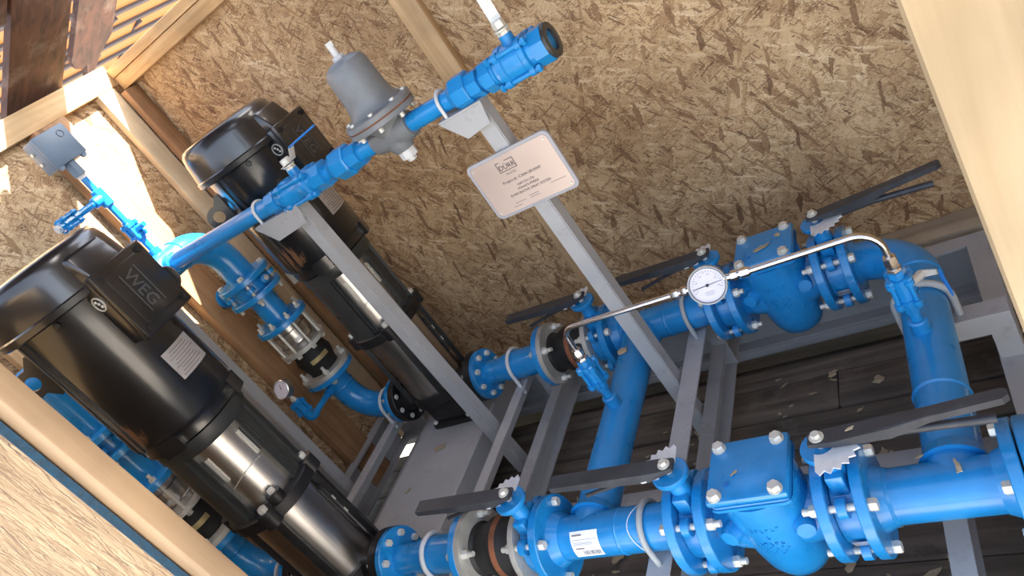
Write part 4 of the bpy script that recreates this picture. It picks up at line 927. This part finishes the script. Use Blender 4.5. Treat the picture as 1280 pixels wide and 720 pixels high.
for s in (-1, 1):
    q = B(); q.cyl((gx + s * .040, GY, gz - .004), (gx + s * .062, GY, gz - .005), .009, seg=16); q.hexh((gx + s * .058, GY, gz - .005), X * s, .0125, .016); q.hexh((gx + s * .080, GY, gz - .006), X * s, .0125, .022); q.cyl((gx + s * .07, GY, gz - .005), (gx + s * .104, GY, gz - .006), .009, seg=14); obj('tube_fitting', q, 'tube', dg)
def tap(label, hx, y, tube_label):
    t_ = thing('instrument_valve', label, 'valve', (hx, y, RP), 'instrument valves on the headers')
    q = B(); q.cyl((hx, y, RP - .012), (hx, y, .088), .023, seg=24, bev=.004); q.cyl((hx, y, .08), (hx, y, .23), .0135, seg=20); obj('nipple', q, 'blue', t_)
    bo = small_valve(t_, (hx, y, .178), Z, .115, 'blue', 1.25)
    q = B(); q.lathe((hx, y, .115), Z, [(0, .018), (.105, .018)], 8); obj('valve_core', q, 'blue', bo)
    q = B(); q.hexh((hx, y, .226), Z, .017, .016); q.cyl((hx, y, .24), (hx, y, .252), .012, seg=16); q.hexh((hx, y, .250), Z, .0155, .024); obj('tube_nut', q, 'tube', t_)
    if hx < .5: return t_
    q = B(); q.cyl((hx, y, .178), (hx + .034, y + .030, .178), .010, seg=14); q.hexh((hx + .034, y + .030, .178), Vector((.75, .66, 0)), .011, .012); obj('stem', q, 'zinc', bo)
    p0 = Vector((hx + .041, y + .036, .178)); q = B(); q.prism([p0 + Z * .010, p0 + Vector((.03, -.008, .006)), p0 + Vector((.03, -.008, -.006)), p0 - Z * .010], (.002, .003, 0)); 
    hr = obj('handle_root', q, 'zinc', t_, smooth=False)
    p1 = p0 + Vector((.03, -.008, 0)); q = B(); q.prism([p1 + Vector((.004, 0, .006)), p1 + Vector((.014, -.045, -.025)), p1 + Vector((.014, -.050, -.038)), p1 + Vector((.002, -.01, -.008))], (.004, .004, .001), .001); obj('handle_grip', q, 'bluelever', t_, smooth=False)
    return t_
tap('small blue instrument valve on the crossover pipe', .024, GY, ''); tap('small blue instrument valve on the inlet header', .845, GY, '')
q = B(); q.sweep(fillet([(.024, GY, .262), (.028, GY, .350), (gx - .098, GY, gz - .006)], .035, 10), .0078, 16); tag(obj('stainless_tube', q, 'tube'), 'bent stainless tube from the crossover pipe to the round gauge', 'tube')
q = B(); q.sweep(fillet([(.845, GY, .262), (.845, GY, .350), (gx + .098, GY, gz - .006)], .055, 10), .0078, 16); tag(obj('stainless_tube', q, 'tube'), 'bent stainless tube from the round gauge to the inlet header', 'tube')

# ================================================================== SHAVINGS AND LEAVES
def shaving(name, x, y, z, L, W, a, label, grp, cat, jag=.45, n=11, mat='chip'):
    q = B(); pts = []
    for k in range(n):
        t_ = 2 * PI * k / n; r_ = 1 + random.uniform(-jag, jag); px_, py_ = L / 2 * math.cos(t_) * r_, W / 2 * math.sin(t_) * r_
        pts.append((x + px_ * math.cos(a) - py_ * math.sin(a), y + px_ * math.sin(a) + py_ * math.cos(a), z + random.uniform(0, .003)))
    q.prism(pts, (0, 0, .0018)); return tag(obj(name, q, mat, smooth=False), label, cat, grp)
zones = [(.25, .75, .15, .9), (.9, 1.65, .1, 1.1), (.0, .14, .3, .9), (.25, .8, -.15, .15), (-.45, -.02, -.2, .9), (.55, 1.0, .25, .5)]
for k in range(170):
    x0, x1, y0, y1 = zones[k % len(zones)]
    big = random.random() < .3
    shaving('wood_shaving', random.uniform(x0, x1), random.uniform(y0, y1), -.4155, random.uniform(.03, .07) if big else random.uniform(.012, .03), random.uniform(.012, .035) if big else random.uniform(.005, .012), random.uniform(0, PI), 'pale dry wood shaving lying on the dark floor planks', 'shavings on the floor', 'shaving')
for x, y, z, L, W, a, lb in ((.862, -.0, RP + .001, .035, .012, 1.7, 'pale shaving on top of the near tee of the inlet header'), (.80, .05, .045, .02, .006, .4, 'small pale shaving near the tee branch of the inlet header'),
                             (.49, .8, .158, .05, .02, .5, 'crumpled dry leaf on the far check valve cover'), (.54, .84, .158, .02, .012, 1.3, 'small chip near the edge of the far check valve cover'), (.47, -.02, .158, .015, .007, .7, 'small chip on the near check valve cover'),
                             (.005, .64, RP + .001, .035, .024, .2, 'dry leaf scrap on the crossover pipe below the post'), (.72, .0, .204, .018, .006, .5, 'tiny pale shaving on the near long valve lever'),
                             (-.93, .62, -.1385, .045, .028, .3, 'pale shaving on the pump plate before the far pump'), (-1.0, .42, -.1385, .03, .008, 1.0, 'thin pale shaving in the middle of the pump plate'), (-1.02, .16, -.1385, .05, .012, .3, 'pale shaving on the pump plate behind the near pump')):
    shaving('wood_shaving', x, y, z, L, W, a, lb, None, 'shaving')

# ------------------------------------------------------------------ lift everything so the floor planks sit at zero
bpy.context.view_layer.update()
for o in bpy.data.objects:
    if o.parent is None and o.type in ('MESH', 'EMPTY'): o.location.z += Z0
